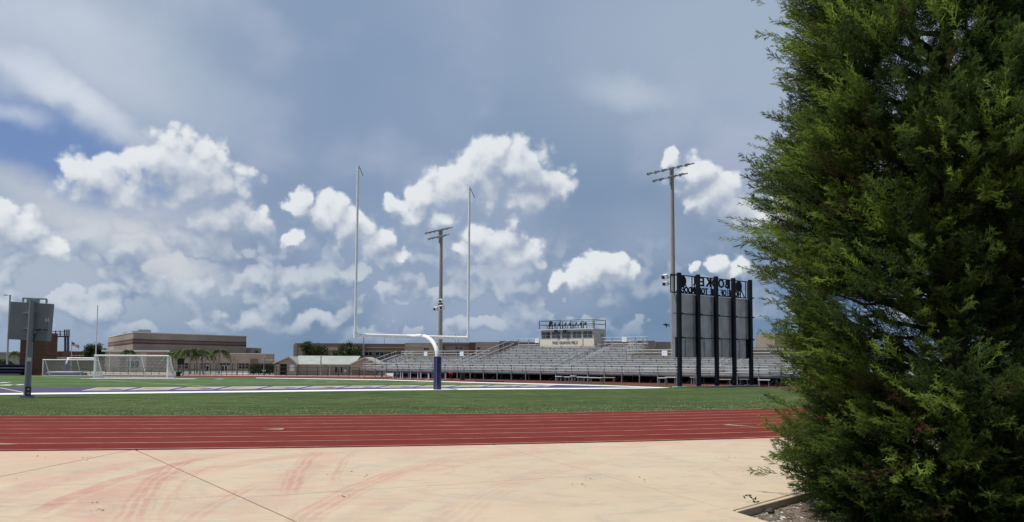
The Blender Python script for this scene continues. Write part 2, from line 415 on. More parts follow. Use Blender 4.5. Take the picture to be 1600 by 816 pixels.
def track_mat():
    m = bpy.data.materials.new('red_track_rubber'); m.use_nodes = True; t = m.node_tree; g = G(t); b = t.nodes['Principled BSDF']
    P = t.nodes.new('ShaderNodeTexCoord').outputs['Object']
    q = g.v('SUBTRACT', P, tuple(TC)); rad = g.v('LENGTH', q); ang = g.m('ARCTAN2', g.sep(q)[0], g.sep(q)[1])
    lane = g.noise(g.xyz(g.m('MULTIPLY', rad, 1.1), g.m('MULTIPLY', ang, 3.0), 0), 1.0, 4, .6)
    mid = g.noise(P, .9, 5, .65); fine = g.noise(P, 60.0, 4, .75)
    col = g.mix(g.ss(lane, .35, .65), (.152,.026,.019), (.18,.033,.025))
    col = g.mix(g.m('MULTIPLY', g.ss(mid, .5, .8), .35), col, (.23,.06,.048))
    worn = g.noise(g.xyz(g.m('MULTIPLY', rad, 3.0), g.m('MULTIPLY', ang, 14.0), 0), 1.0, 5, .65)
    col = g.mix(g.m('MULTIPLY', g.ss(worn, .55, .8), .4), col, (.12,.03,.025))
    col = g.mix(g.m('MULTIPLY', g.ss(g.noise(P, .35, 4, .6), .52, .75), .3), col, (.24,.075,.055))
    t.links.new(g.v('SCALE', col, g.ss(fine, .2, .8, .78, 1.2)), b.inputs['Base Color'])
    b.inputs['Roughness'].default_value = .95; b.inputs['Specular IOR Level'].default_value = .05
    bp = t.nodes.new('ShaderNodeBump'); bp.inputs['Strength'].default_value = .5; bp.inputs['Distance'].default_value = .006
    t.links.new(fine, bp.inputs['Height']); t.links.new(bp.outputs[0], b.inputs['Normal'])
    return m
def circ3(a, b, c):
    ax, ay, bx, by, cx, cy = a[0], a[1], b[0], b[1], c[0], c[1]
    d = 2*(ax*(by-cy)+bx*(cy-ay)+cx*(ay-by))
    ux = ((ax*ax+ay*ay)*(by-cy)+(bx*bx+by*by)*(cy-ay)+(cx*cx+cy*cy)*(ay-by))/d
    uy = ((ax*ax+ay*ay)*(cx-bx)+(bx*bx+by*by)*(ax-cx)+(cx*cx+cy*cy)*(bx-ax))/d
    return ux, uy, math.hypot(ax-ux, ay-uy)
# tyre tracks that carried red rubber onto the concrete: three points each (photo pixels put onto the ground), width, weight
MARKS = [((120,816),(190,768),(330,728), .55, .45, 0), ((700,816),(790,760),(960,716), .5, .28, 1), ((400,800),(440,760),(520,712), .5, .3, 0),
         ((205,812),(232,765),(300,715), .34, .75, 1), ((255,812),(280,765),(345,722), .12, .45, 1),
         ((60,800),(180,752),(350,710), .24, .85, 0), ((-30,790),(120,742),(300,712), .5, .35, 0),
         ((455,770),(466,735),(500,704), .26, .7, 1), ((525,752),(536,722),(560,704), .14, .55, 1),
         ((470,816),(560,762),(720,712), .38, .6, 1), ((290,816),(352,778),(420,748), .26, .5, 1),
         ((560,816),(600,790),(660,770), .5, .28, 0), ((640,740),(760,716),(900,700), .5, .3, 0), ((330,735),(470,712),(620,703), .4, .4, 0)]
def concrete_mat(name, warm):
    m = bpy.data.materials.new(name); m.use_nodes = True; t = m.node_tree; g = G(t); b = t.nodes['Principled BSDF']
    P = t.nodes.new('ShaderNodeTexCoord').outputs['Object']
    big = g.noise(P, .28, 4, .6, .3); mid = g.noise(P, 1.7, 5, .65, .6); fine = g.noise(P, 70.0, 5, .75)
    sweep = g.noise(g.v('MULTIPLY', P, (.9, 3.6, 1)), 1.2, 4, .6, .8)
    col = g.mix(g.ss(big, .35, .65), (.57,.465,.33), (.53,.42,.292))
    col = g.mix(g.m('MULTIPLY', g.ss(mid, .5, .72), .4), col, (.41,.355,.275))
    col = g.mix(g.m('MULTIPLY', g.ss(sweep, .52, .7), .35), col, (.58,.50,.40))
    blot = g.noise(P, .75, 6, .68, 1.2)
    col = g.mix(g.m('MULTIPLY', g.ss(blot, .48, .68), .55), col, (.44,.385,.31))
    col = g.mix(g.m('MULTIPLY', g.ss(blot, .46, .28), .45), col, (.58,.455,.335))
    grit = g.noise(P, 26.0, 3, .8)
    col = g.mix(g.m('MULTIPLY', g.ss(grit, .66, .78), .5), col, (.27,.21,.16))
    stain = g.noise(g.v('MULTIPLY', P, (1, 1.7, 1)), .42, 3, .5, 2.0)
    col = g.mix(g.m('MULTIPLY', g.ss(g.m('ABSOLUTE', g.m('SUBTRACT', stain, .5)), .035, .0), .35), col, (.38,.33,.27))
    if warm: col = g.mix(.45, col, (.55,.40,.275))
    # rubber dust drifting off the track
    wx, wy, _ = g.sep(P)
    near = g.ss(g.v('DISTANCE', g.v('MULTIPLY', P, (1, 1, 0)), tuple(TC)), RO+2.4, RO+.1)
    dn = g.noise(P, .9, 5, .65, .5)
    leftish = g.ss(wx, 5.0, -6.0)
    col = g.mix(g.m('MULTIPLY', g.m('MULTIPLY', g.ss(dn, .40, .68), .62), g.m('MAXIMUM', near, g.m('MULTIPLY', leftish, .55))), col, (.56,.30,.225))
    wob = g.v('SCALE', g.v('SUBTRACT', g.noise(P, 1.4, 3, .5, col=True), (.5, .5, .5)), .16)
    Pw = g.v('MULTIPLY', g.v('ADD', P, wob), (1, 1, 0))
    brk = g.noise(P, 2.6, 5, .7)
    for a, bb, c, w, wt, tread in MARKS:
        A, B_, C_ = gr(*a), gr(*bb), gr(*c); ux, uy, rr = circ3(A, B_, C_)
        d = g.m('SUBTRACT', g.v('DISTANCE', Pw, (ux, uy, 0)), rr)
        k = g.ss(g.m('ABSOLUTE', d), w*.62, w*.38)
        ya, yb = min(A.y, C_.y), max(A.y, C_.y)
        k = g.m('MULTIPLY', k, g.m('MULTIPLY', g.ss(wy, ya-.6, ya+.5), g.ss(wy, yb+.4, yb-1.0)))
        if tread: k = g.m('MULTIPLY', k, g.ss(g.m('SINE', g.m('MULTIPLY', d, 2*math.pi/.115)), -.75, .1, .25, 1.0))
        k = g.m('MULTIPLY', k, g.ss(brk, .3, .62, .3, 1.0))
        # a disc's far side is not part of the mark
        mx, my = (A.x+B_.x+C_.x)/3, (A.y+B_.y+C_.y)/3
        k = g.m('MULTIPLY', k, g.ss(g.v('DISTANCE', Pw, (mx, my, 0)), (A-C_).length*.95, (A-C_).length*.7))
        col = g.mix(g.m('MULTIPLY', k, wt*.8), col, (.46,.22,.18))
    t.links.new(g.v('SCALE', col, g.ss(fine, .25, .75, .84, 1.10)), b.inputs['Base Color'])
    b.inputs['Roughness'].default_value = .85; b.inputs['Specular IOR Level'].default_value = .2
    bp = t.nodes.new('ShaderNodeBump'); bp.inputs['Strength'].default_value = .25; bp.inputs['Distance'].default_value = .004
    t.links.new(fine, bp.inputs['Height']); t.links.new(bp.outputs[0], b.inputs['Normal'])
    return m
M_TRACK = track_mat(); M_TURF = turf_mat('playing_turf', (.070,.112,.046), (.080,.124,.050), True)
M_TURFD = turf_mat('end_turf', (.056,.084,.030), (.074,.100,.036), False)
M_LINE = mat('worn_lane_paint', (.44,.26,.22), .8, .45, 1.5)
M_FWHITE = mat('field_paint_white', (.78,.78,.76), .8, .1, 2)
M_FPURP = mat('field_paint_purple', (.062,.046,.13), .85, .15, 2)
M_FGOLD = mat('field_paint_gold', (.34,.26,.18), .85, .2, 2)
M_FPINK = mat('field_paint_pale', (.40,.35,.39), .85, .15, 2)
M_ARROW = mat('faded_tan_paint', (.30,.25,.17), .8, .25, 8)
M_WALK = mat('walkway_concrete', (.46,.40,.34), .85, .12, .6)
M_FART = mat('dull_far_track', (.145,.05,.042), .95, .2, .5, spec=.05)  # duller, browner version of the track red
M_SUB = mat('dark_joint', (.09,.07,.055), .95, .2, 5)

def sheet(name, pts, z, m, parent=None, thick=0.0, kind=None):
    b = MB(); pts = [(p[0], p[1]) for p in pts]
    if thick: b.prism(pts, z-thick, z)
    else:
        n = len(pts); a = sum(pts[i][0]*pts[(i+1) % n][1]-pts[(i+1) % n][0]*pts[i][1] for i in range(n))
        if a < 0: pts = pts[::-1]
        b.add([(x, y, z) for x, y in pts], [tuple(range(n))])
    o = b.build(name, m, parent)
    if kind: o['kind'] = kind
    return o
sheet('ground', [(-3000,-3000),(3000,-3000),(3000,3000),(-3000,3000)], -.13, ground_mat(), kind='structure')

def arc(r, a0, a1, n):                       # angle measured from -Y (towards the camera), positive to the right
    return [(TC.x+r*math.sin(t), TC.y-r*math.cos(t)) for t in np.linspace(a0, a1, n)]
A0, A1 = R(-62), R(50)
def ribbon(name, r0, r1, a0, a1, n, z, m, parent=None, thick=0.0):
    p, q = arc(r0, a0, a1, n), arc(r1, a0, a1, n); b = MB()
    b.add([(x, y, z) for x, y in q]+[(x, y, z) for x, y in p], [(i, i+1, n+i+1, n+i) for i in range(n-1)])
    if thick: b.add([(x, y, z) for x, y in q]+[(x, y, z-thick) for x, y in q], [(i+1, i, n+i, n+i+1) for i in range(n-1)])
    return b.build(name, m, parent)
track = ribbon('running_track', RI, RO, A0, A1, 140, .012, M_TRACK, thick=.05); track['kind'] = 'structure'
for k in range(9):
    r = RI+.06+k*1.075
    ribbon('lane_line', r-.026, r+.026, A0, A1, 220, .016, M_LINE, track)
def arrow(px0, py0, px1, py1, w):            # long tan wedge painted on a lane
    a, b_ = gr(px0, py0), gr(px1, py1); d = (b_-a).normalized(); n = Vector((-d.y, d.x, 0))*w
    MB().add([(*(a-n)[:2], .0175), (*(a+n)[:2], .0175), (*b_[:2], .0175)], [(0, 2, 1)]).build('exchange_mark', M_ARROW, track)
arrow(443, 671.5, 408, 671.8, .22); arrow(-25, 695, 28, 695.5, .22); arrow(1133, 664.5, 1185, 668.3, .16)

# infield turf, far straight of the track and the walkway beyond
far_in = [gr(*p) for p in [(1330,611),(1200,606),(1000,602),(900,599.7),(750,597),(600,593),(400,590.2),(200,588.5),(0,587),(-300,585.3),(-700,584)]]
far_out = [gr(*p) for p in [(1400,607.5),(1200,602.2),(1000,597.6),(800,593.3),(600,588.6),(400,587.3),(200,586.0),(0,585.3),(-300,583.7),(-700,582.6)]]
turf = sheet('turf_infield', arc(RI, A0, R(44), 90)+[(p.x, p.y) for p in far_in], .006, M_TURFD, thick=.05, kind='structure')
sheet('far_track', [(p.x, p.y) for p in far_in]+[(p.x, p.y) for p in far_out[::-1]], .002, M_FART, thick=.06, kind='structure')
walk_far = [gr(*p) for p in [(1500,600),(1200,594),(800,586),(600,583),(400,582),(200,581),(0,580.5),(-700,579)]]
sheet('concrete_walkway', [(p.x, p.y) for p in far_out]+[(p.x, p.y) for p in walk_far[::-1]], -.004, M_WALK, thick=.06, kind='structure')

# the marked field
def strip(name, lower, upper, z, m, parent):
    lo = [gr(*p, z) for p in lower]; up = [gr(*p, z) for p in upper]
    k = MB(); n = len(lo); k.add(lo+up, [(i, i+1, n+i+1, n+i) for i in range(n-1)]); return k.build(name, m, parent)
EX = [-300, 0, 200, 400, 600, 800, 900, 1000, 1046]
def ip(x, tab): return float(np.interp(x, [t[0] for t in tab], [t[1] for t in tab]))
E_LO = [(-300,619.6),(0,616.9),(200,615.0),(400,612.8),(600,610.2),(800,608.5),(900,608.0),(1000,607.0),(1046,606.2)]
E_UP = [(-300,617.0),(0,614.4),(200,612.6),(400,610.5),(600,608.0),(800,606.4),(900,606.2),(1000,605.6),(1046,605.9)]
P_UP = [(-300,607.6),(0,606.2),(200,605.4),(400,603.9),(600,602.5),(750,601.8),(850,601.4),(950,603.2),(1046,605.8)]
S_LO = [(400,590.9),(600,594.2),(750,598.6),(850,601.0),(950,603.4),(1046,606.3)]
S_UP = [(400,590.3),(600,593.2),(750,597.4),(850,599.6),(950,602.2),(1046,605.6)]
strip('playing_field', [(x, ip(x, P_UP)) for x in EX[:-2]], [(-300,585.8),(0,587.3),(200,588.7),(400,590.5),(600,593.4),(800,598.4),(900,600.5)], .010, M_TURF, turf)
strip('end_zone_paint', [(x, ip(x, E_UP)-.4) for x in EX], [(x, ip(x, P_UP)) for x in EX], .014, M_FPURP, turf)
strip('end_line', [(x, ip(x, E_LO)) for x in EX], [(x, ip(x, E_UP)) for x in EX], .018, M_FWHITE, turf)
strip('sideline', S_LO, S_UP, .018, M_FWHITE, turf)
def band(px, f):                             # a point inside the end zone: f = 0 at the end line, 1 at the goal line
    y0, y1 = ip(px, E_UP)-.5, ip(px, P_UP)
    a, b_ = gr(px, y0), gr(px, y1); return a.lerp(b_, f)
rl = random.Random(3); x = 118.0; w = 74.0
while x < 850:                               # block letters lying on their sides in the end zone: pale edge, gold face
    sl = -w*.5
    def para(x0, x1, f0, f1, z, m, nm):
        MB().add([(*band(x0-sl*f0, f0)[:2], z), (*band(x1-sl*f0, f0)[:2], z), (*band(x1-sl*f1, f1)[:2], z), (*band(x0-sl*f1, f1)[:2], z)], [(0,1,2,3)]).build(nm, m, turf)
    para(x, x+w*.86, .22, .92, .0165, M_FPINK, 'letter_edge')
    para(x+w*.10, x+w*(.42+.2*rl.random()), .34, .80, .0172, M_FGOLD, 'letter_face')
    para(x+w*.52, x+w*.78, .30, .52, .0178, M_FPURP if rl.random() < .6 else M_FGOLD, 'letter_face')
    x += w; w *= .965
def fline(a, b_, w, m=M_FWHITE):
    p, q = gr(*a), gr(*b_); d = (q-p).normalized(); n = Vector((-d.y, d.x, 0))*w/2
    MB().add([(*(p-n)[:2], .0185), (*(q-n)[:2], .0185), (*(q+n)[:2], .0185), (*(p+n)[:2], .0185)], [(0,1,2,3)]).build('field_line', m, turf)
M_FYEL = mat('field_paint_yellow', (.42,.45,.24), .85, .25, 3)
fline((130,591.7), (306,592.4), 1.3); fline((338,592.6), (348,592.7), .8)
fline((0,598.2), (12,598.2), 1.6); fline((0,602.2), (22,602.2), 1.4); fline((22,601.8), (38,601.8), 1.2)
fline((0,606.4), (36,613.8), .14, M_FYEL); fline((150,594.2), (318,603.6), .18, M_FYEL); fline((48,588.4), (140,592.0), .2, M_FYEL)
for yy, x0, x1 in [(595.6,40,240),(599.5,60,300),(597.4,330,560),(594.6,420,520),(600.2,380,560)]:
    fline((x0, yy), (x1, yy+.4*(x1-x0)/200), .35, M_TURF if False else M_FYEL if yy > 599 else M_FPINK) if yy in (597.4,) else None
for px0, yy in [(478,595.8),(510,597.2),(560,596),(430,594.4),(650,598),(690,596.4),(720,599.4),(650,595.2)]:
    fline((px0, yy), (px0+17, yy+.15), .5, M_FYEL)

# concrete pavement in separate slabs
KA, KB = gr(1150,800), gr(1281,765)          # edge of the paving along the planting bed
kd = (KB-KA).normalized(); KC = KA+kd*9.0
outer = [(-26,-6), (6.5,-6), (KA.x+1.05, KA.y-2.9), (KA.x, KA.y), (KC.x, KC.y), (KC.x+1, KC.y+9), (14, 40), (-26, 40)]
def clip(poly, a, b_, side, gap):            # keep the part of a polygon on one side of a line
    n = Vector((-(b_-a).y, (b_-a).x, 0)).normalized()*side; out = []
    f = lambda p: (p[0]-a.x)*n.x+(p[1]-a.y)*n.y-gap
    for i in range(len(poly)):
        p, q = poly[i], poly[(i+1) % len(poly)]; fp, fq = f(p), f(q)
        if fp >= 0: out.append(p)
        if fp*fq < 0: t = fp/(fp-fq); out.append((p[0]+(q[0]-p[0])*t, p[1]+(q[1]-p[1])*t))
    return out
pave = sheet('concrete_pavement', [(-25.9,-5.9), (6.4,-5.9), (KA.x+.9, KA.y-2.9), (KA.x-.1, KA.y), (KC.x-.15, KC.y), (13, 16.5), (-25.9, 16.5)], -.035, M_SUB, thick=.09, kind='structure')
J1 = (gr(210,702), gr(465,816)); J2 = (gr(0,745), gr(208,702.5)); J3 = (gr(844,715), gr(1143,797)); J4 = (gr(1145,798), gr(1080,816))
g_ = .013
left1 = clip(outer, *J1, 1, g_); right1 = clip(outer, *J1, -1, g_)
# which side is which is settled by testing one point
def has(poly, p):
    c = False; n = len(poly)
    for i in range(n):
        x0, y0 = poly[i]; x1, y1 = poly[(i+1) % n]
        if (y0 > p.y) != (y1 > p.y) and p.x < (x1-x0)*(p.y-y0)/(y1-y0)+x0: c = not c
    return c
if not has(left1, gr(100,790)): left1, right1 = right1, left1
def cut(poly, J, gap=g_): return clip(poly, *J, 1, gap), clip(poly, *J, -1, gap)
slabs = []
a, b_ = cut(left1, J2)
JT = (gr(60,789), gr(560,766)); JT2 = (gr(560,766), gr(1000,738))
wedge, body = (a, b_) if has(a, gr(60,715)) else (b_, a)
slabs += [(wedge, True)]+[(p, False) for p in cut(body, JT, .007)]
a, b_ = cut(right1, J3)
rgt, mid = (a, b_) if has(a, gr(1180,740)) else (b_, a)
# the paving right of J3 is cut once more at the near corner of the planting bed
a, b_ = cut(rgt, J4)
slabs += [(a, False), (b_, False)]
slabs += [(p, False) for p in cut(mid, JT2, .006)]
M_CONC = concrete_mat('broom_finished_concrete', False); M_CONCW = concrete_mat('warm_concrete', True)
for poly, warm in slabs:
    if len(poly) < 3: continue
    o = MB().prism(poly, -.12, 0.0).build('slab', M_CONCW if warm else M_CONC, pave)
    bv = o.modifiers.new('bevel', 'BEVEL'); bv.width = .006; bv.segments = 1; bv.limit_method = 'ANGLE'

# planting bed with chips
def bed_mat():
    m = bpy.data.materials.new('mulch_soil'); m.use_nodes = True; t = m.node_tree; g = G(t); b = t.nodes['Principled BSDF']
    P = t.nodes.new('ShaderNodeTexCoord').outputs['Object']
    n = g.noise(P, 18, 5, .7); big = g.noise(P, 1.2, 4, .6)
    col = g.mix(g.ss(n, .35, .65), (.085,.06,.045), (.27,.21,.16)); col = g.mix(g.m('MULTIPLY', g.ss(big, .5, .7), .4), col, (.10,.11,.05))
    t.links.new(col, b.inputs['Base Color']); b.inputs['Roughness'].default_value = .95
    bp = t.nodes.new('ShaderNodeBump'); bp.inputs['Distance'].default_value = .03; t.links.new(n, bp.inputs['Height']); t.links.new(bp.outputs[0], b.inputs['Normal'])
    return m
sheet('planting_bed', [(KA.x-.05, KA.y-.02), (KC.x, KC.y), (KC.x+7, KC.y+4), (22, 2), (6.4,-6), (KA.x+.95, KA.y-2.9)], -.085, bed_mat(), kind='structure')
def chip_mat():
    m = bpy.data.materials.new('bark_and_shell_chips'); m.use_nodes = True; t = m.node_tree; g = G(t); b = t.nodes['Principled BSDF']
    rnd = t.nodes.new('ShaderNodeNewGeometry').outputs['Random Per Island']
    col = g.ramp(rnd, (0, (.05,.033,.025)), (.3, (.16,.11,.08)), (.5, (.33,.26,.20)), (.6, (.20,.16,.12)), (.78, (.55,.49,.42)), (1.0, (.7,.66,.6)))
    t.links.new(col, b.inputs['Base Color']); b.inputs['Roughness'].default_value = .85
    return m
def chips(name, n, spot, zb, smin, smax, m, label, cat):
    k = MB(); rc = random.Random(5)
    while n:
        p = spot(rc)
        if p is None: continue
        n -= 1; s = rc.uniform(smin, smax); a = rc.uniform(0, math.pi); tl = rc.uniform(-.5, .5)
        u = Vector((math.cos(a), math.sin(a), tl*.5))*s; w_ = Vector((-math.sin(a), math.cos(a), tl))*s*rc.uniform(.3, .7)
        c = Vector((p[0], p[1], zb+rc.uniform(.0, s*.5))); h_ = Vector((0, 0, s*rc.uniform(.15, .4)))
        k.add([c-u, c-w_, c+u, c+w_*.8, c+h_+u*.2, c+h_-u*.3], [(0,1,5), (1,4,5), (1,2,4), (2,3,4), (3,5,4), (3,0,5)])
    o = k.build(name, m); return tag(o, label, cat, kind='stuff')
def bed_spot(rc):
    x, y = rc.uniform(2.0, 9.5), rc.uniform(4.6, 15)
    q = (x-KA.x)*kd.y-(y-KA.y)*kd.x
    if q < .03 or (y < KA.y and (x-KA.x) < (KA.y-y)*.38+.03): return None
    if rc.random() > 1.25-.09*y: return None
    return x, y
chips('mulch_chips', 12000, bed_spot, -.085, .010, .032, chip_mat(), 'loose bark and shell mulch covering the planting bed', 'mulch')
def edge_spot(rc):                           # dry clippings on the turf, thick at the track's edge
    t = rc.uniform(R(-14), R(32)); d = abs(rc.gauss(0, 1.0))*1.7
    if rc.random() < .25: d = rc.uniform(0, 12)
    return TC.x+(RI-.05-d)*math.sin(t), TC.y-(RI-.05-d)*math.cos(t)
M_CLIP = mat('dry_clippings', (.36,.33,.21), .9, .3, 9)
chips('dry_clippings', 5200, edge_spot, .014, .008, .030, M_CLIP, 'pale dry clippings scattered on the turf along the track edge', 'clippings')
def tuft_stuff():                            # short blades along the turf's edge and over the near turf
    n = 60000; t = RNG.uniform(R(-16), R(34), n); d = np.abs(RNG.normal(0, 1, n))*2.6
    r = RI-.01-d; x = TC.x+r*np.sin(t); y = TC.y-r*np.cos(t); hgt = RNG.uniform(.012, .028, n); a = RNG.uniform(0, 6.28, n)
    lx, ly = RNG.normal(0, .02, n), RNG.normal(0, .02, n)
    V = np.zeros((n, 3, 3)); V[:, 0] = np.stack([x-.007*np.cos(a), y-.007*np.sin(a), np.full(n, .005)], 1)
    V[:, 1] = np.stack([x+.007*np.cos(a), y+.007*np.sin(a), np.full(n, .005)], 1); V[:, 2] = np.stack([x+lx, y+ly, hgt], 1)
    me = bpy.data.meshes.new('grass_blades'); me.from_pydata(V.reshape(-1, 3).tolist(), [], np.arange(n*3).reshape(-1, 3).tolist())
    me.materials.append(M_BLADE); o = bpy.data.objects.new('grass_blades', me); COL.objects.link(o)
    tag(o, 'short green blades of the turf bordering the red track', 'grass', kind='stuff')
M_BLADE = mat('turf_blade', (.085,.11,.04), .8, .35, 30)
tuft_stuff()
def litter_spot(rc):
    c = rc.choice([(150,785),(150,797),(165,798),(20,748),(505,742),(540,740),(565,745),(545,776),(1000,750),(905,760),(1165,735),(920,750),(130,717),(70,715),(900,707),(1140,715)])
    p = gr(c[0]+rc.gauss(0, 9), c[1]+rc.gauss(0, 2)); return p.x, p.y
chips('leaf_litter', 60, litter_spot, .004, .006, .022, M_SUB, 'few dark dead leaves lying on the pale concrete', 'leaves')

# ------------------------------------------------------------------ goalposts
def goalpost(name, label, base, path, ends, tops, r_neck, r_bar, r_up, pad_r, pad_z, mpad, ribbons=True):
    t = thing(name, label, 'goalpost', base); W = lambda v: Vector(v)-Vector(base)
    pad = MB(); n = 14; ring = [(pad_r*math.cos(2*math.pi*i/n), pad_r*math.sin(2*math.pi*i/n)) for i in range(n)]
    pad.prism(ring, .02, pad_z); p = pad.build('post_pad', mpad, t, True, .02)
    for a in (-1.75, 1.2):                   # pale seam strips of the pad
        MB().obox((math.cos(a)*pad_r*.985, math.sin(a)*pad_r*.985, pad_z/2), (.018*math.sin(a), -.018*math.cos(a), 0), (0,0,pad_z/2-.02), (.012*math.cos(a), .012*math.sin(a), 0)).build('seam', M_GREY, p)
    # gooseneck, rounded by a spline through the given points
    pts = [W(q) for q in path]; fine = []
    for i in range(len(pts)-1):
        p0, p1, p2, p3 = pts[max(i-1, 0)], pts[i], pts[i+1], pts[min(i+2, len(pts)-1)]
        for k in range(6):
            u = k/6; fine.append(.5*((2*p1)+(p2-p0)*u+(2*p0-5*p1+4*p2-p3)*u*u+(3*p1-p0-3*p2+p3)*u**3))
    fine.append(pts[-1])
    MB().tube(fine, r_neck, 16).build('gooseneck', M_WHITE, t, True)
    a, b = W(ends[0]), W(ends[1])
    MB().tube([a, b], r_bar, 14).build('crossbar', M_WHITE, t, True)
    for e, top in ((a, tops[0]), (b, tops[1])):
        up = MB().tube([e-Vector((0,0,r_bar*1.5)), (e.x, e.y, top)], r_up, 12).build('upright', M_WHITE, t, True)
        MB().tube([e+Vector((0,0,-.16*r_bar/.1)), e+Vector((0,0,.22*r_bar/.1))], r_up*1.45, 12).build('sleeve', M_WHITE, up, True)
        if ribbons:
            q = Vector((e.x, e.y, top)); k = MB(); s_ = [q+Vector((.06+.045*i, -.02*i, -.02-.10*i-.012*(i % 2))) for i in range(7)]
            k.add([v for v in s_]+[v+Vector((.0, .01, -.09)) for v in s_]+[v+Vector((0,.012,0)) for v in s_]+[v+Vector((.0,.022,-.09)) for v in s_],
                  [(i, i+1, 8+i, 7+i) for i in range(6)]+[(15+i, 14+i, 21+i, 22+i) for i in range(6)]); k.build('wind_ribbon', M_PADS, up)
    return t
B0 = gr(683.2, 609.2)
goalpost('goalpost', 'tall white gooseneck goalpost with navy padded base behind the end line', B0,
    [at(683.6,575,B0.y), at(683.4,556,B0.y), at(681.5,545,B0.y+.15), at(676.5,535,B0.y+.5), at(668,527.8,B0.y+1.1), at(657.5,525.2,B0.y+1.7), at(647,526.0,B0.y+2.2), at(636,525.8,B0.y+2.25)],
    [at(555,523.6,B0.y+1.2), at(731.5,528.4,B0.y+3.4)], [zat(258.5,558,B0.y+1.2), zat(292.5,733,B0.y+3.4)], .125, .108, .072, .225, zat(557,683,B0.y), M_PADS)
B1 = gr(103.5, 586.2)
goalpost('goalpost', 'far goalpost with purple pad behind the soccer goals, partly hidden', B1,
    [at(103.5,575,B1.y), at(104,567,B1.y), at(105,563.5,B1.y+.2), at(106.5,561,B1.y+.5), at(109,559.8,B1.y+1)],
    [at(70,559.6,B1.y+1.6), at(149.5,560.2,B1.y+.4)], [zat(478,71,B1.y+1.6), zat(477,151,B1.y+.4)], .09, .09, .055, .2, zat(569,103,B1.y), M_PURPLE, ribbons=False)

# ------------------------------------------------------------------ soccer goals
def soccer_goal():
    w, h, d0, d1 = 6.4, 2.0, .15, 1.15
    t = thing('soccer_goal', 'x', 'goal', group='portable soccer goals')
    r = .062
    for x in (0, w):
        MB().tube([(x,0,0), (x,0,h)], r, 10).build('post', M_WHITE, t, True)
        MB().tube([(x,.02,h-.02), (x+.1,d0,h-.03), (x+.18,d1,.05)], r*.75, 8).build('back_stay', M_WHITE, t, True)
        MB().tube([(x,0,.05), (x+.18,d1,.05)], r*.75, 8).build('ground_bar', M_WHITE, t, True)
    MB().tube([(-r,0,h), (w+r,0,h)], r, 10).build('crossbar', M_WHITE, t, True)
    MB().tube([(.18,d1,.05), (w+.18,d1,.05)], r*.75, 8).build('rear_bar', M_WHITE, t, True)
    MB().tube([(w*.62,d0+.1,h-.05), (w*.62+.05,d1-.05,.05)], r*.5, 8).build('brace', M_WHITE, t, True)
    k = MB(); q = .011
    P = lambda u, v: Vector((u*w+.1*v+.08, d0+(d1-d0)*v, (h-.06)*(1-v)+.05+.12*math.sin(v*3.1)*-1*(.4+.6*math.sin(u*3.14))))
    for i in range(57):
        u = i/56
        for j in range(6): k.beam(P(u, j/6), P(u, (j+1)/6), q, q)
    for j in range(1, 17):
        v = j/16
        for i in range(8): k.beam(P(i/8, v), P((i+1)/8, v), q, q)
    for x in (0, w):
        for j in range(1, 8):
            a = j/8; k.beam((x,.0,h*a), (x+.18*(1-a)+.03, d1*(1-a)+d0*a, h*a), q, q); k.beam((x+.15*a, d1*a, .03), (x+.15*a, d1*a, h*(1-a)+.1), q, q)
    k.build('net', M_WHITE, t)
    return t
sg = soccer_goal(); p = gr(147, 591.3); sg.location = p; sg.rotation_euler = (0, 0, math.atan2(.0, 1))
sg['label'] = 'nearer white soccer goal with full net in front of the left school building'
dup(sg, gr(66.5, 588.2), 0, 'farther white soccer goal behind the nearer one, left of its post', .8)

# ------------------------------------------------------------------ cabinet on a pole (back of a play clock)
C0 = gr(42, 622); cy = C0.y
t = thing('pole_cabinet', 'grey metal cabinet seen from behind on a single grey pole in the turf', 'sign', C0)
L = lambda px, py, Y: at(px, py, Y)-C0
MB().tube([(0,0,-.02), L(50.2,470,cy)], [.135,.10], 16).build('pole', M_GREY, t, True)
c = L(48.6,502.5,cy+.36); hw, hh = .79, .80
cab = MB().obox(c, Vector((1,.10,-.045)).normalized()*hw, (0,.17,0), Vector((.045,0,1)).normalized()*hh).build('cabinet', M_GREY, t, bevel=.015)
for dz in (-.3, .35): MB().obox(c+Vector((.02,-.2,dz)), (.22,0,0), (0,.06,0), (0,0,.035)).build('clamp', M_GALV, t)
fz = L(54.5,470,cy+.36); fr = [fz+Vector((-.5,0,-.16)), fz+Vector((-.5,0,.1)), fz+Vector((.5,0,.07)), fz+Vector((.5,0,-.16))]
for i in range(3): MB().beam(fr[i], fr[i+1], .06, .06).build('top_frame_bar', M_GALV, t)
MB().obox(L(52,470.5,cy+.3), (.2,0,0), (0,.14,0), (0,0,.08)).build('top_box', M_GALV, t)
MB().tube([L(52,534,cy-.1), L(54,527,cy-.1), L(54.5,520,cy-.1), L(57,516.2,cy), L(61,515.3,cy+.1), L(65,515.2,cy+.15)], .03, 8).build('conduit', M_BLACK, t, True)
for q in ((69.5,515.5),(73.5,515.7)): MB().obox(L(*q,cy+.17), (.025,0,0), (0,.03,0), (0,0,.025)).build('cable_gland', M_BLACK, t)
for dx in (-.055,.055): MB().obox(L(73.5,500.5,cy+.18)+Vector((dx,0,0)), (.014,0,0), (0,.012,0), (0,0,.085)).build('vent_mark', M_ALU, t)
MB().obox(L(73.5,500.5,cy+.18), (.05,0,0), (0,.011,0), (0,0,.013)).build('vent_mark', M_ALU, t)
MB().obox(L(45.6,562,cy-.13), (.055,0,0), (0,.05,0), (0,0,.08)).build('junction_box', M_ALU, t)
bx = MB().obox(L(44,611.5,cy-.15), (.09,0,0), (0,.06,0), (0,0,.19)).build('outlet_box', M_BLACK, t)
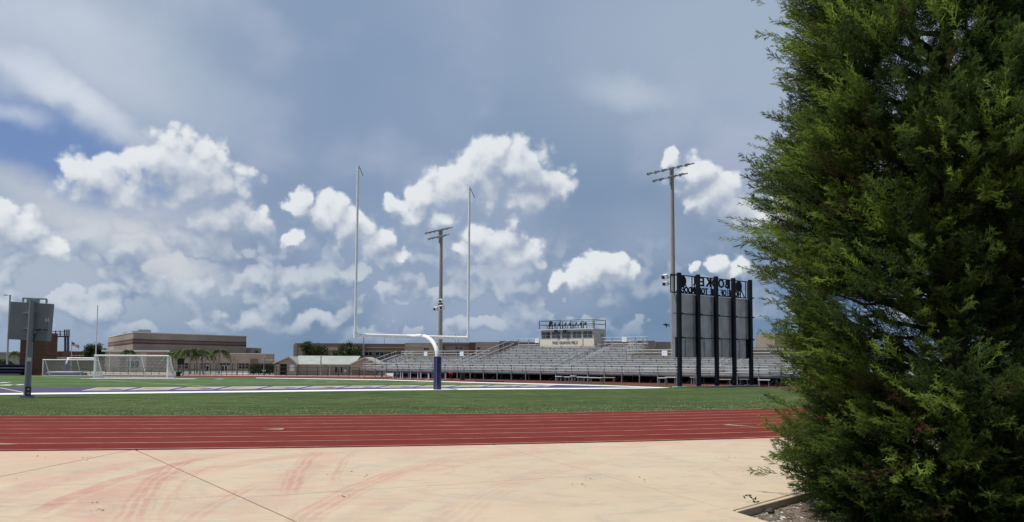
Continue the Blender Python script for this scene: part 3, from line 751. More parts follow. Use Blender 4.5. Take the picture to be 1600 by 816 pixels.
for dz in (-.08,.08): MB().obox(L(44,611.5,cy-.215)+Vector((0,0,dz)), (.05,0,0), (0,.012,0), (0,0,.04)).build('outlet_cover', M_GREY, bx)
MB().obox((.02,-.01,.05), (.19,0,0), (0,.19,0), (0,0,.06)).build('base_plate', M_GREY, t)

# ------------------------------------------------------------------ big scoreboard seen from behind
SL = Vector((10.94, 50.5, 0)); SR = Vector((16.93, 54.7, 0)); sv = SR-SL; SW = sv.length
t = thing('scoreboard', 'tall five-post scoreboard seen from behind with cut-out lettering on top', 'scoreboard', SL, math.atan2(sv.y, sv.x))
bay = SW/4; ZB, ZT, ZP = 1.98, 6.18, 7.55
for i in range(5):
    x = bay*i
    MB().box(x-.125, x+.125, -.21, 0, -.05, ZP).build('post', M_NAVY, t, bevel=.012)
    f = MB().prism([(x+.62*math.cos(a)-.02, -.15+.42*math.sin(a)) for a in np.linspace(0, 2*math.pi, 12, endpoint=False)], 0, .07).build('footing', M_MINT if i in (0,3,4) else M_WALK, t)
    for z in (3.28, 4.86, 6.24): MB().box(x-.17, x+.22, -.27, -.212, z-.05, z+.05).build('clip', M_NAVY, t)
tiers = [ZB, 3.28, 4.86, ZT]
M_SIDE = M_NAVY
for i in range(4):
    for j in range(3):
        x0, x1 = bay*i+.02, bay*(i+1)-.02
        pn = MB(); nx, nz = 5, 7                # slightly buckled sheet with real thickness
        vs = []; rb = random.Random(i*7+j)
        for l in range(nz+1):
            for k in range(nx+1):
                e = .0 if (k in (0, nx) or l in (0, nz)) else rb.uniform(-.035, .035)
                vs.append((x0+(x1-x0)*k/nx, .06+e, tiers[j]+.02+(tiers[j+1]-tiers[j]-.04)*l/nz))
        n0 = len(vs); vs += [(v[0], .12, v[2]) for v in vs]
        fs = [(l*(nx+1)+k, l*(nx+1)+k+1, (l+1)*(nx+1)+k+1, (l+1)*(nx+1)+k) for l in range(nz) for k in range(nx)]
        fs += [tuple(n0+q for q in reversed(f)) for f in fs]
        pn.add(vs, fs).build('back_panel', M_SHEET, t, True)
        MB().box(x1-.30, x1-.24, .0, .055, tiers[j]+.03, tiers[j+1]-.03).build('stiffener', M_GALV, t)
        if j == 0: MB().box(x0+.72, x0+.75, .02, .055, tiers[j]+.03, tiers[j+1]-.03).build('stiffener', M_GALV, t)
MB().box(-.02, SW+.12, .13, .52, ZB+.005, ZT-.005).build('cabinet', M_GREY, t)
for x0, x1 in ((-.16,-.02), (SW-.34, SW+.02)): MB().box(x0, x1, -.02+.0, .128, ZB-.02, 3.26).build('end_box', M_NAVY, t)
for z in (3.28, 4.86, ZT+.04): MB().box(-.42, SW+.28, .005, .045, z-.018, z+.018).build('rail', M_NAVY, t)
YS = .30
for z in (6.28, 7.46): MB().box(-.36, SW+.2, YS-.03, YS+.03, z-.03, z+.03).build('sign_rail', M_NAVY, t)
for x in (-.36, .0, bay-.12, bay+.12, bay*2, bay*3-.1, bay*3+.1, SW, SW+.2): MB().box(x-.025, x+.025, YS-.024, YS+.024, 6.31, 7.43).build('sign_upright', M_NAVY, t)
for i, sgn in ((0, 1), (3, 1)):
    cx = bay*(i+.5)+(-.12 if i == 0 else .16)
    MB().add([(cx+.37*math.cos(a)*.85, YS+y, 7.07+.37*math.sin(a)) for y in (-.05,.05) for a in np.linspace(0, 2*math.pi, 20, endpoint=False)],
             [tuple(range(20)), tuple(reversed(range(20,40)))]+[(k, 20+k, 20+(k+1) % 20, (k+1) % 20) for k in range(20)]).build('emblem_disc', M_NAVY, t)
    for s_ in (-1, 1): MB().beam((cx+s_*.22, YS, 6.9), (cx+s_*.62, YS, 6.33), .06, .06).build('sign_strut', M_NAVY, t)
BACK = Matrix(((-1,0,0,0),(0,0,1,0),(0,1,0,0),(0,0,0,1)))
for k, ch in enumerate('BOOKER'):
    x = bay*2.92-k*bay*.355
    text_mesh('letter', ch, .86, M_NAVY, t, Matrix.Translation((x, YS, 7.12)) @ BACK @ Matrix.Diagonal((.95,1,1,1)), .03, bold=.022)
text_mesh('lettering', 'HOME  OF  THE  TORNADOES', .60, M_NAVY, t, Matrix.Translation((SW/2, YS, 6.49)) @ BACK @ Matrix.Diagonal((.77,1,1,1)), .025, bold=.03)

# ------------------------------------------------------------------ the grandstand
SA = Vector((18.5, 55.6, 0)); RZ = math.atan2(-.599, .801)
st = thing('grandstand', 'long aluminium bleacher stand with a taller middle section', 'grandstand', SA, RZ)
ROWD, RISE, Z0 = .66, .17, .74
SECT = [(-42.4,-29.75,8), (-29.7,-14.45,15), (-14.4,10.0,8)]
def row_z(i): return Z0+RISE*i
def new_part(mesh, name):
    o = bpy.data.objects.new(name, mesh); COL.objects.link(o); o.parent = st; return o
AISLES = [-40.4, -30.4, -18.8, -3.6]
for x0, x1, n in SECT:
    cuts = [x0]+[a for a in AISLES if x0+1 < a < x1-1]+[x1]
    for i in range(n):
        y, z = i*ROWD, row_z(i)
        MB().box(x0, x1, y, y+ROWD-.02, z-.05, z).build('foot_board', M_ALUD, st)
        MB().box(x0, x1, y-.012, y-.002, z-RISE-.04, z-.052).build('riser_board', M_RISER, st)
        for k in range(len(cuts)-1):
            a, b = cuts[k]+(.5 if k else .03), cuts[k+1]-(.5 if k < len(cuts)-2 else .03)
            MB().box(a, b, y+.30, y+.55, z+.24, z+.285).build('seat_board', M_ALU, st)
    # brackets, too small to pick apart
    k = MB()
    for i in range(n):
        off = (i % 2)*.9
        xx = x0+.6+off
        while xx < x1-.2:
            k.box(xx-.02, xx+.02, i*ROWD+.36, i*ROWD+.46, row_z(i)+.001, row_z(i)+.238)
            k.box(xx-.045, xx+.045, i*ROWD+.285, i*ROWD+.298, row_z(i)+.21, row_z(i)+.26); xx += 2.3
    o = k.build('seat_bracket', M_BRKT, st); o['kind'] = 'stuff'
XL, XR = -42.4, 10.0
MB().box(XL, XR, -.16, -.02, Z0-.16, Z0-.01).build('front_beam', M_GALV, st)
x = XL+.2
while x < XR:
    MB().box(x-.035, x+.035, -.23, -.165, -.02, Z0+.66).build('front_post', M_GALV, st)
    x += 1.6
for z in (Z0+.64, Z0+.40, Z0+.16): MB().tube([(XL,-.26,z), (XR,-.26,z)], .024, 6).build('front_rail', M_ALU, st)
x = XL+.9
while x < XR:                                # frames under the boards
    n = next(q[2] for q in SECT if q[0]-.1 <= x <= q[1]+.1)
    for yy in (1.6, 3.4, 5.1)+((7.2, 9.4) if n > 8 else ()):
        MB().box(x-.05, x+.05, yy-.05, yy+.05, -.02, row_z(int(yy/ROWD))-.06).build('column', M_GALV, st)
    MB().beam((x,.2,.1), (x,3.3,row_z(5)-.2), .07, .07).build('diagonal_brace', M_GALV, st)
    x += 3.2
MB().box(XL+.2, XR, 4.2, 4.26, .0, 1.5).build('under_stand_shade', M_DARK, st)  # dark sheet added to paint in the shade beneath the boards
def guard(x0, x1, y, z, h=.62, step=1.6, rails=3, nm='back_rail'):
    x = x0
    while x <= x1+.01:
        MB().box(x-.03, x+.03, y-.03, y+.03, z-.1, z+h).build('guard_post', M_GALV, st); x += step
    for k in range(rails): MB().tube([(x0,y,z+h*(k+1)/rails), (x1,y,z+h*(k+1)/rails)], .024, 6).build(nm, M_ALU, st)
guard(-42.3, -29.8, 8*ROWD, row_z(7), .80); guard(-14.3, 9.9, 8*ROWD, row_z(7), .80)
guard(-29.6, -27.0, 15*ROWD, row_z(14), .92, 1.3); guard(-19.6, -14.5, 15*ROWD, row_z(14), .92, 1.25)
def slope_rail(x, i0, i1, h, nm='side_rail', step=2):
    for k in (0, .5):
        MB().tube([(x, i0*ROWD+.1, row_z(i0)+h*(1-k)), (x, i1*ROWD, row_z(i1)+h*(1-k))], .026, 6).build(nm, M_ALU, st)
    for i in range(i0, i1+1, step): MB().box(x-.025, x+.025, i*ROWD+.1, i*ROWD+.15, row_z(i), row_z(i)+h*.99).build('guard_post', M_GALV, st)
for x in (-29.72, -14.42): slope_rail(x, 7, 14, .92)
slope_rail(XL+.02, 0, 7, .80); slope_rail(XR-.02, 0, 7, .80)
for x in (-40.8, -39.9, -30.8, -29.9, -19.2, -18.3, -4.1, -3.1): slope_rail(x, 1, 7, .74, 'aisle_rail')
for x0, x1 in ((-19.1,-18.4), (-30.7,-30.0), (-40.7,-40.0), (-4.0,-3.2)):
    for i in range(2, 7): MB().box(x0, x1, i*ROWD+.05, i*ROWD+.3, row_z(i)+.02, row_z(i)+.09).build('aisle_step', M_ALUD, st)
for x, y, z in ((-27.2,15*ROWD-.05,row_z(14)+.72), (-17.0,15*ROWD-.05,row_z(14)+.72), (-10.6,8*ROWD-.05,row_z(7)+.5), (-33.5,8*ROWD-.05,row_z(7)+.5), (-38.6,8*ROWD-.05,row_z(7)+.5)):
    MB().box(x-.26, x+.26, y-.02, y, z-.24, z+.24).build('notice_board', M_BENCHW, st)

# press box on top of the middle section
PX0, PX1, PY, PZ0, PZ1 = -26.4, -20.1, 9.35, 3.18, 4.86
pb = thing('press_box', 'small press box with a window band and railed roof atop the bleachers', 'press box', SA+Matrix.Rotation(RZ, 3, 'Z') @ Vector((PX0, PY, 0)), RZ)
pw = PX1-PX0
MB().box(0, pw, .03, 2.4, PZ0, PZ1-.02).build('cabin_wall', M_BOX, pb)
for k in range(5): MB().box(pw+.001, pw+.012, .1, 1.2, PZ0+.1+.3*k, PZ0+.36+.3*k).build('side_panel', M_BOX, pb)
MB().box(pw+.002, pw+.03, 1.35, 1.95, PZ0+.05, PZ1-.35).build('door', M_GREY, pb)
MB().box(-.08, pw+.06, -.03, .0, PZ0-.02, 3.92).build('name_panel', M_CREAM, pb)
FRONT = Matrix(((1,0,0,0),(0,0,-1,0),(0,1,0,0),(0,0,0,1)))
text_mesh('lettering', 'FRED GILMORE FIELD', .40, M_TEXTG, pb, Matrix.Translation((pw*.475, -.045, 3.56)) @ FRONT @ Matrix.Diagonal((.80,1,1,1)), .01)
MB().box(pw*.79, pw*.82, -.045, -.031, PZ0-.01, 3.9).build('panel_joint', M_BOX, pb)
MB().box(-.02, pw+.02, .0, .028, 3.925, 3.99).build('sill', M_BOX, pb)
for k in range(5):
    a = .08+k*(pw-.1)/5; b_ = a+(pw-.1)/5-.10
    wdw = MB().box(a, b_, .0, .026, 4.0, 4.70).build('window', M_BOX, pb)
    for ii in range(2):
        for jj in range(2):
            xa = a+.05+ii*(b_-a-.05)/2; xb = xa+(b_-a-.15)/2; za = 4.05+jj*.33
            MB().box(xa, xb, -.012, -.002, za, za+.29).build('pane', M_GLASSD if (k == 0 and ii == 1) else M_GLASS, wdw)
MB().box(-.28, pw+.04, -.16, 2.45, PZ1, PZ1+.09).build('roof_slab', M_FASCIA, pb)
for x in np.linspace(-.1, pw, 6):
    for y in (-.1, 2.3): MB().box(x-.025, x+.025, y-.025, y+.025, PZ1+.09, PZ1+.98).build('rail_post', M_NAVY, pb)
for z in (.55, .96):
    for y in (-.1, 2.3): MB().tube([(-.1,y,PZ1+z), (pw,y,PZ1+z)], .022, 6).build('roof_rail', M_NAVY, pb)
    for x in (-.1, pw): MB().tube([(x,-.1,PZ1+z), (x,2.3,PZ1+z)], .022, 6).build('roof_rail', M_NAVY, pb)
for k in range(8):                           # stacked seats left on the roof
    x = .75+k*.62; s_ = 1.1 if k == 0 else .6
    ch = thing('folding_chair', 'x', 'chair', pb.matrix_basis @ Vector((x, .35, PZ1+.095)), RZ+.15*((k*37) % 5-2), 'folding chairs on the press box roof')
    ch['label'] = ['leftmost and bulkiest of the dark folding chairs on the press box roof', 'second dark folding chair from the left on the press box roof', 'third dark folding chair from the left on the press box roof',
        'fourth dark folding chair from the left on the press box roof', 'fourth dark folding chair from the right on the press box roof', 'third dark folding chair from the right on the press box roof',
        'second dark folding chair from the right on the press box roof', 'rightmost of the dark folding chairs on the press box roof'][k]
    MB().box(-.2*s_, .2*s_, -.2, .2, .36, .40).build('seat', M_NAVY, ch)
    MB().beam((0,.18,.42), (0,.30,.42+.40*s_), .4*s_, .03, up=(0,1,0)).build('backrest', M_NAVY, ch)
    for sx in (-.18, .18):
        MB().beam((sx,-.2,0), (sx,.2,.42), .03, .03).build('leg', M_NAVY, ch); MB().beam((sx,.22,0), (sx,-.18,.4), .03, .03).build('leg', M_NAVY, ch)
for xx, lab in ((1.95,'black loudspeaker nearer the left under the press box eave'), (3.05,'black loudspeaker nearer the middle under the press box eave')):
    o = MB().prism([(-.13,-.14),(.13,-.14),(.10,.12),(-.10,.12)], 0, .24).build('loudspeaker', M_BLACK); tag(o, lab, 'speaker', 'loudspeakers under the press box eave')
    o.location = pb.matrix_basis @ Vector((xx, -.16, PZ1-.24)); o.rotation_euler = (0, 0, RZ)

# ------------------------------------------------------------------ floodlight poles
def flood_pole(label, px, py, Y, rb, rt, wid, side):
    X = (px-800)/F*Y; b = gr(px, 566+(px-800)*.005+CAMH*F/Y); b.z = 0; b.y = Y; b.x = at(px, 560, Y).x
    H = zat(py, px, Y); t = thing('floodlight_pole', label, 'light pole', b, R(-50), 'floodlight poles behind the grandstand')
    MB().tube([(0,0,-.1), (0,0,H*.5), (0,0,H)], [rb, (rb+rt)/2, rt], 16).build('mast', M_POLE, t, True)
    MB().box(-.05, .05, -rt*2.2, -rt*1.2, H-1.6, H-.2).build('cable_box', M_GALV, t)
    for r_, (z, w) in enumerate(((H-.08, wid), (H-.82, wid*.72))):
        MB().box(-w/2, w/2, -rt-.08, -rt, z-.05, z+.05).build('crossarm', M_GALV, t)
        n = 6 if r_ == 0 else 5
        for k in range(n):
            x = -w/2+w*(k+.5)/n
            if abs(x) < .25: x += .3
            lamp = MB(); q = Vector((x, -rt-.34, z-.10))
            lamp.tube([q+Vector((0,.26,.10)), q+Vector((0,.12,.09)), q+Vector((0,-.05,.03)), q+Vector((0,-.30,-.10))], [.04,.07,.11,.14], 10); o = lamp.build('lamp_head', M_GALV, t, True)
            MB().beam(q+Vector((0,.2,.1)), (x, -rt-.04, z), .06, .06).build('lamp_bracket', M_GALV, t)
    zz = zat(side[0], px, Y)
    for dx, dz, s_ in side[1]:
        sp = MB().obox((dx, -.25, zz+dz), (.20*s_, .05, .0), (-.04, .17*s_, .06), (0, -.05, .2*s_)).build('horn_speaker', M_BENCHW, t, bevel=.02)
        MB().obox((dx*1.18, -.45, zz+dz-.06), (.13*s_, .03, .0), (-.01, .03, .01), (0, -.02, .13*s_)).build('speaker_mouth', M_BLACK, sp)
        MB().beam((dx, -.15, zz+dz), (0, 0, zz+dz-.1), .06, .06).build('speaker_bracket', M_GALV, t)
    MB().tube([(0,0,zz+.35), (0,0,zz+.45)], rb*1.02, 12).build('mast_band', M_BLACK, t)
    return t
flood_pole('tallest floodlight pole rising behind the left edge of the scoreboard', 1052.5, 263, 66.7, .25, .145, 5.0, (437, ((-.62,.28,1.0), (-.55,-.32,.9))))
flood_pole('shorter looking floodlight pole farther off between the goalpost uprights', 687.5, 359, 88.0, .30, .16, 5.0, (481, ((-.5,-.1,1.0), (.6,.0,1.3), (.45,.75,.9))))

# ------------------------------------------------------------------ tables, hurdles, bins before the stand
def table(label, px0, px1, py_top, py_base, m):
    base = gr((px0+px1)/2, py_base); Y = base.y; w = (px1-px0)/F*Y*1.12; h = max(.4, zat(py_top, (px0+px1)/2, Y)); dd = .42
    t = thing('folding_table', label, 'table', base, RZ*.6, 'tables set out before the grandstand')
    MB().box(-w/2, w/2, -dd/2, dd/2, h-.06, h).build('tabletop', m, t, bevel=.008)
    for sx in (-1, 1):
        for sy in (-1, 1): MB().beam((sx*(w/2-.08), sy*(dd/2-.06), 0), (sx*(w/2-.1), sy*(dd/2-.06), h-.06), .04, .04).build('leg', M_GALV, t)
        MB().beam((sx*(w/2-.08), -dd/2+.06, .08), (sx*(w/2-.08), dd/2-.06, .08), .035, .035).build('foot_bar', M_GALV, t)
for lab, a, b_, c, d, m in [
    ('small white table below the aisle rails, leftmost of the central row', 869,878,587.3,595.2,M_BENCHW), ('second small white table of the central row before the stand', 882,890.5,588.0,595.6,M_BENCHW),
    ('small white table standing highest in the central row', 892,899.5,586.6,595.8,M_BENCHW), ('white table fourth from the left in the central row', 902,910,588.2,596.2,M_BENCHW),
    ('white table fifth from the left in the central row', 911,920,588.6,596.6,M_BENCHW), ('long white table beside the tan one in the central row', 922.5,940,589.2,596.9,M_BENCHW),
    ('tan table at the right end of the central row', 942,960,589.0,597.2,M_TAN), ('white table left of the scoreboard, nearer the left of two', 1029,1041,589.5,599.4,M_BENCHW),
    ('white table left of the scoreboard, touching its first post', 1041,1056,588.5,599.6,M_BENCHW), ('small tan table between the first two scoreboard posts', 1079,1086,588.5,600,M_TAN),
    ('tan topped table between the third and fourth scoreboard posts', 1122,1141,591.8,600.6,M_TAN), ('white table between the last two scoreboard posts', 1156,1169,591.4,601.4,M_BENCHW),
    ('white table right of the scoreboard beside the juniper', 1186,1202,592.6,602.4,M_BENCHW)]:
    table(lab, a, b_, c+.6, d+2.6, m)
def hurdle():
    t = thing('hurdle', 'x', 'hurdle', group='hurdles lined up on the far track')
    for s_ in (-1, 1):
        MB().beam((s_*.42,0,0), (s_*.42,.0,.62), .045, .045).build('upright', M_BENCHW, t); MB().beam((s_*.42,-.45,.03), (s_*.42,.03,.03), .05, .05).build('foot', M_BENCHW, t)
    MB().box(-.46, .46, -.02, .015, .52, .62).build('board', M_PADS, t); return t
h0 = hurdle()
for k, (px, lab) in enumerate([(620,'leftmost hurdle on the far track'), (635,'second hurdle from the left on the far track'), (647,'middle hurdle of the row on the far track'), (664,'second hurdle left of the goalpost pad'), (675,'hurdle just left of the goalpost pad'), (690,'hurdle just right of the goalpost pad')]):
    p = gr(px, 592.3+(px-620)*.018)
    if k == 0: h0.location = p; h0.rotation_euler = (0,0,-.5); h0['label'] = lab
    else: dup(h0, p, -.5+.1*(k % 2), lab)
def bin_(label, px, py, Hh, m):
    b = gr(px, py); t = thing('trash_bin', label, 'trash bin', b)
    MB().tube([(0,0,0), (0,0,Hh)], [.2,.24], 14).build('drum', m, t, True); MB().tube([(0,0,Hh), (0,0,Hh+.05)], [.26,.26], 14).build('rim', M_BLACK, t)
bin_('dark green bin on the far track right of the goalpost', 722.5, 594.2, .5, M_GREENBIN)
bin_('dark green bin before the palms by the soccer goal', 278.5, 588.2, .42, M_GREENBIN)
# low mats lying on the track
for px, lab in ((750,'leftmost of three flat dark mats on the far track edge'), (764,'middle flat dark mat on the far track edge'), (780,'rightmost of three flat dark mats on the far track edge')):
    b = gr(px, 596.4+(px-750)*.012); o = MB().prism([(-.36,-.16),(.36,-.16),(.40,.0),(.36,.16),(-.36,.16),(-.40,.0)], 0, .07).build('mat', M_PADS, bevel=.02); o.location = b; tag(o, lab, 'mat', 'flat mats on the far track edge')

# ------------------------------------------------------------------ people
def person(label, px, py, h, joints, cloth):
    # joints in units of body height: name -> (x, y, z, radius); edges follow the skeleton
    b = gr(px, py); t = thing('person', label, 'person', b)
    names = list(joints); me = bpy.data.meshes.new('body'); idx = {n: i for i, n in enumerate(names)}
    ed = [e for e in [('hip','waist'),('waist','chest'),('chest','neck'),('neck','head'),('head','crown'),('chest','shl'),('shl','ell'),('ell','hal'),('chest','shr'),('shr','elr'),('elr','har'),
          ('hip','hil'),('hil','knl'),('knl','anl'),('anl','tol'),('hip','hir'),('hir','knr'),('knr','anr'),('anr','tor')]]
    me.from_pydata([Vector(joints[n][:3])*h for n in names], [(idx[a], idx[b2]) for a, b2 in ed], [])
    o = bpy.data.objects.new('body', me); COL.objects.link(o); o.parent = t
    m = o.modifiers.new('skin', 'SKIN'); m.use_smooth_shade = True
    for n in names:
        sv_ = me.skin_vertices[0].data[idx[n]]; sv_.radius = (joints[n][3]*h,)*2; sv_.use_root = n == 'hip'
    s2 = o.modifiers.new('subsurf', 'SUBSURF'); s2.levels = 1; s2.render_levels = 1
    m_ = bpy.data.materials.new('clothing_'+cloth[0]); m_.use_nodes = True; tr = m_.node_tree; g = G(tr); z = g.sep(tr.nodes.new('ShaderNodeTexCoord').outputs['Object'])[2]
    col = g.mix(g.m('GREATER_THAN', z, cloth[3]*h), cloth[2], cloth[1]); col = g.mix(g.m('GREATER_THAN', z, cloth[4]*h), col, (.30,.17,.12)); col = g.mix(g.m('GREATER_THAN', z, cloth[5]*h), col, (.02,.015,.012))
    tr.links.new(col, tr.nodes['Principled BSDF'].inputs['Base Color']); tr.nodes['Principled BSDF'].inputs['Roughness'].default_value = .8
    me.materials.append(m_); return t
STAND = dict(hip=(0,0,.52,.07), waist=(0,0,.62,.065), chest=(0,0,.76,.08), neck=(0,0,.85,.032), head=(0,-.01,.91,.05), crown=(0,0,.97,.045),
    shl=(-.11,0,.80,.038), ell=(-.15,.02,.64,.028), hal=(-.13,-.05,.5,.022), shr=(.11,0,.80,.038), elr=(.16,.02,.64,.028), har=(.13,-.06,.52,.022),
    hil=(-.055,0,.48,.06), knl=(-.06,-.02,.27,.04), anl=(-.06,0,.04,.026), tol=(-.065,-.07,.02,.022), hir=(.055,0,.48,.06), knr=(.06,.02,.27,.04), anr=(.07,.05,.04,.026), tor=(.075,-.02,.02,.022))
BEND = dict(STAND); BEND.update(hip=(.03,0,.50,.075), waist=(-.02,-.0,.58,.075), chest=(-.12,-.02,.62,.09), neck=(-.2,-.03,.63,.035), head=(-.26,-.04,.62,.052), crown=(-.32,-.05,.61,.046),
    shl=(-.16,-.12,.60,.04), ell=(-.17,-.12,.44,.03), hal=(-.15,-.14,.30,.024), shr=(-.14,.1,.60,.04), elr=(-.16,.1,.44,.03), har=(-.14,.08,.30,.024), hil=(.03,-.06,.48,.065), hir=(.04,.06,.48,.065))
person('person in a red shirt bending forward on the far track', 706, 594.0, 1.05, BEND, ('red', (.55,.03,.03), (.02,.022,.03), .46, .70, .74))
person('person in pale clothes standing by the small tan building', 539.5, 587.6, .78, STAND, ('pale', (.55,.54,.52), (.2,.2,.22), .5, .84, .93))
person('person in white crouching at the front of the bleachers', 622, 590.2, .72, BEND, ('white', (.6,.6,.6), (.1,.1,.14), .46, .70, .74))

# ------------------------------------------------------------------ a bird in flight
t = thing('bird', 'dark bird gliding left of the scoreboard', 'bird', at(1041,507.5,44))
k = MB(); k.tube([(-.20,0,.0),(-.12,0,.015),(0,0,.02),(.10,0,.0),(.22,0,-.02)], [.01,.04,.055,.035,.006], 8); k.build('body', M_BLACK, t, True)
for s_ in (-1, 1):
    MB().add([(-.08,0,.03),(.07,0,.02),(.10,s_*.22,-.05),(-.03,s_*.26,-.03),(.14,s_*.48,-.16),(.02,s_*.30,-.05),(-.08,0,.045),(.07,0,.035),(.10,s_*.22,-.035),(-.03,s_*.26,-.015)],
             [(0,1,2,3),(3,2,4),(6,9,8,7),(9,4,8),(1,7,8,2),(0,3,9,6),(3,4,9),(2,8,4)]).build('wing', M_BLACK, t)

# ------------------------------------------------------------------ school buildings behind the field
def gp(px, Y): p = at(px, 566, Y); return Vector((p.x, Y, 0))
def fbox(A, B, u0, u1, z0, z1, o0, o1):       # a box on the facade A-B, o0..o1 proud of it towards the viewer
    d = B-A; n = Vector((d.y, -d.x, 0)).normalized(); p, q = A+d*u0, A+d*u1
    return MB().prism([(p+n*o0)[:2], (q+n*o0)[:2], (q+n*o1)[:2], (p+n*o1)[:2]], z0, z1)
class Block:
    def __init__(s, name, label, A, B, depth, H, m, cap=M_FASCIA, left=None, right=None):
        s.A, s.B, s.H = A, B, H
        s.t = thing(name, label, 'building', (A.x, A.y, 0)); s.o = Vector((A.x, A.y, 0))
        d = (B-A).normalized(); back = Vector((-d.y, d.x, 0))*depth
        s.L = left if left is not None else A+back; s.Rr = right if right is not None else B+back
        if left is not None and right is None: s.Rr = B+(left-A)
        P = [s.A-s.o, s.B-s.o, s.Rr-s.o, s.L-s.o]; s.P = P
        MB().prism([p[:2] for p in P], -.2, H).build('wall', m, s.t)
        if cap:
            c = sum(P, Vector())/4; MB().prism([(c+(p-c)*1.006)[:2] for p in P], H, H+.10).build('parapet_cap', cap, s.t)
    def put(s, name, m, u0, u1, z0, z1, o0=.0, o1=.06, parent=None, side=False):
        a, b = (s.L, s.A) if side else (s.A, s.B)
        return fbox(a-s.o, b-s.o, u0, u1, z0, z1, o0, o1).build(name, m, parent or s.t)
    def window(s, u0, u1, z0, z1, nx=2, nz=1, m=M_GLASSD):
        w = s.put('window', M_BOX, u0, u1, z0, z1, .002, .03)
        du, dz = (u1-u0)/nx, (z1-z0)/nz
        for i in range(nx):
            for j in range(nz): s.put('pane', m, u0+du*(i+.08), u0+du*(i+.92), z0+dz*(j+.08), z0+dz*(j+.92), .032, .05, w)

# left gymnasium: tall block with red bands and a low wing before it
A, B, Lf = gp(206.6,105), gp(384,120), gp(168,128)
hg = zat(519.8, 206.6, 105)
gym = Block('gymnasium', 'tall tan gymnasium with dark red bands behind the soccer goal', A, B, 0, hg, M_WALL2, left=Lf)
for sd in (False, True):
    zt = lambda y: zat(y, 206.6, 105)
    gym.put('brick_band', M_BANDD, 0.0, 1.0, zt(531.2), zt(529.8), .0, .05, side=sd); gym.put('brick_band', M_BRICK, 0.0, 1.0, zt(535.0), zt(531.3), .0, .03, side=sd)
    gym.put('brick_band', M_BANDD, 0.0, 1.0, zt(536.9), zt(535.1), .0, .05, side=sd)
for u in (.18, .5, .74): MB().obox(Lf.lerp(A, u)-gym.o+Vector((2,1.5,hg+.4)), (.7,0,0), (0,.5,0), (0,0,.3)).build('roof_vent', M_GALV, gym.t)
A, B = gp(164,103.5), gp(262,103.5)
w1 = Block('school_wing', 'low flat-roofed wing with white fascia left of the palms', A, B, 6, zat(549.5,200,103.5), M_WALL2, cap=None)
hh = w1.H; w1.put('fascia', M_FASCIA, -.04, 1.01, hh-.02, hh+.22, -.3, .35)
w1.put('wall_panel', M_PALE, .57, .66, 0, hh-.05, .0, .05); w1.put('wall_panel', M_BRICK, .67, .99, 0, hh-.3, .0, .04); w1.put('wall_panel', M_BRICK, .24, .33, 0, hh-.6, .0, .04)
w1.window(.34,.55,.5,1.55,3,1)
for u in (.07, .40): w1.put('pilaster', M_FASCIA, u, u+.012, 0, hh-.1, .0, .1)
A, B = gp(262.5,101), gp(425.5,104.5); hw_ = zat(553.2,400,103)
w2 = Block('school_wing', 'long low tan wing with glass doors behind the palm trees', A, B, 9, hw_, M_WALL, cap=M_FASCIA)
zb = lambda y: zat(y, 340, 102.5)
for u0, u1 in ((.09,.19),(.295,.39),(.67,.765)): w2.window(u0, u1, zb(576.5), zb(567.2), 3, 2)
w2.window(.485,.585, zb(571), zb(567), 3, 1)
dr = w2.put('entrance_door', M_FASCIA, .505, .565, .0, zb(571.2), .0, .05)
for k in range(2): w2.put('pane', M_GLASSD, .510+.028*k, .530+.028*k, .25, zb(572), .052, .07, dr)
dr = w2.put('entrance_door', M_FASCIA, .355, .385, .0, zb(570), .0, .05); w2.put('pane', M_GLASSD, .36, .38, .25, zb(572), .052, .07, dr)
for u0, u1, m in ((.59,.665,M_WALL2),(.77,.86,M_BRICK),(.40,.47,M_WALL2),(.20,.28,M_WALL2)): w2.put('wall_panel', m, u0, u1, zb(580), zb(560.5), .0, .07)
for u in (.30,.48,.60,.77,.95): w2.put('pilaster', M_WALL, u, u+.012, 0, hw_-.05, .0, .12)
w2.put('plinth', M_FASCIA, .0, 1.0, .0, .22, .0, .3)
A, B = gp(383,112), gp(425,112)
bx_ = Block('school_wing', 'small dark roof block right of the gymnasium', gp(383.5,123), gp(392,123), 5, zat(543.5,388,123), M_WALL2, cap=None)

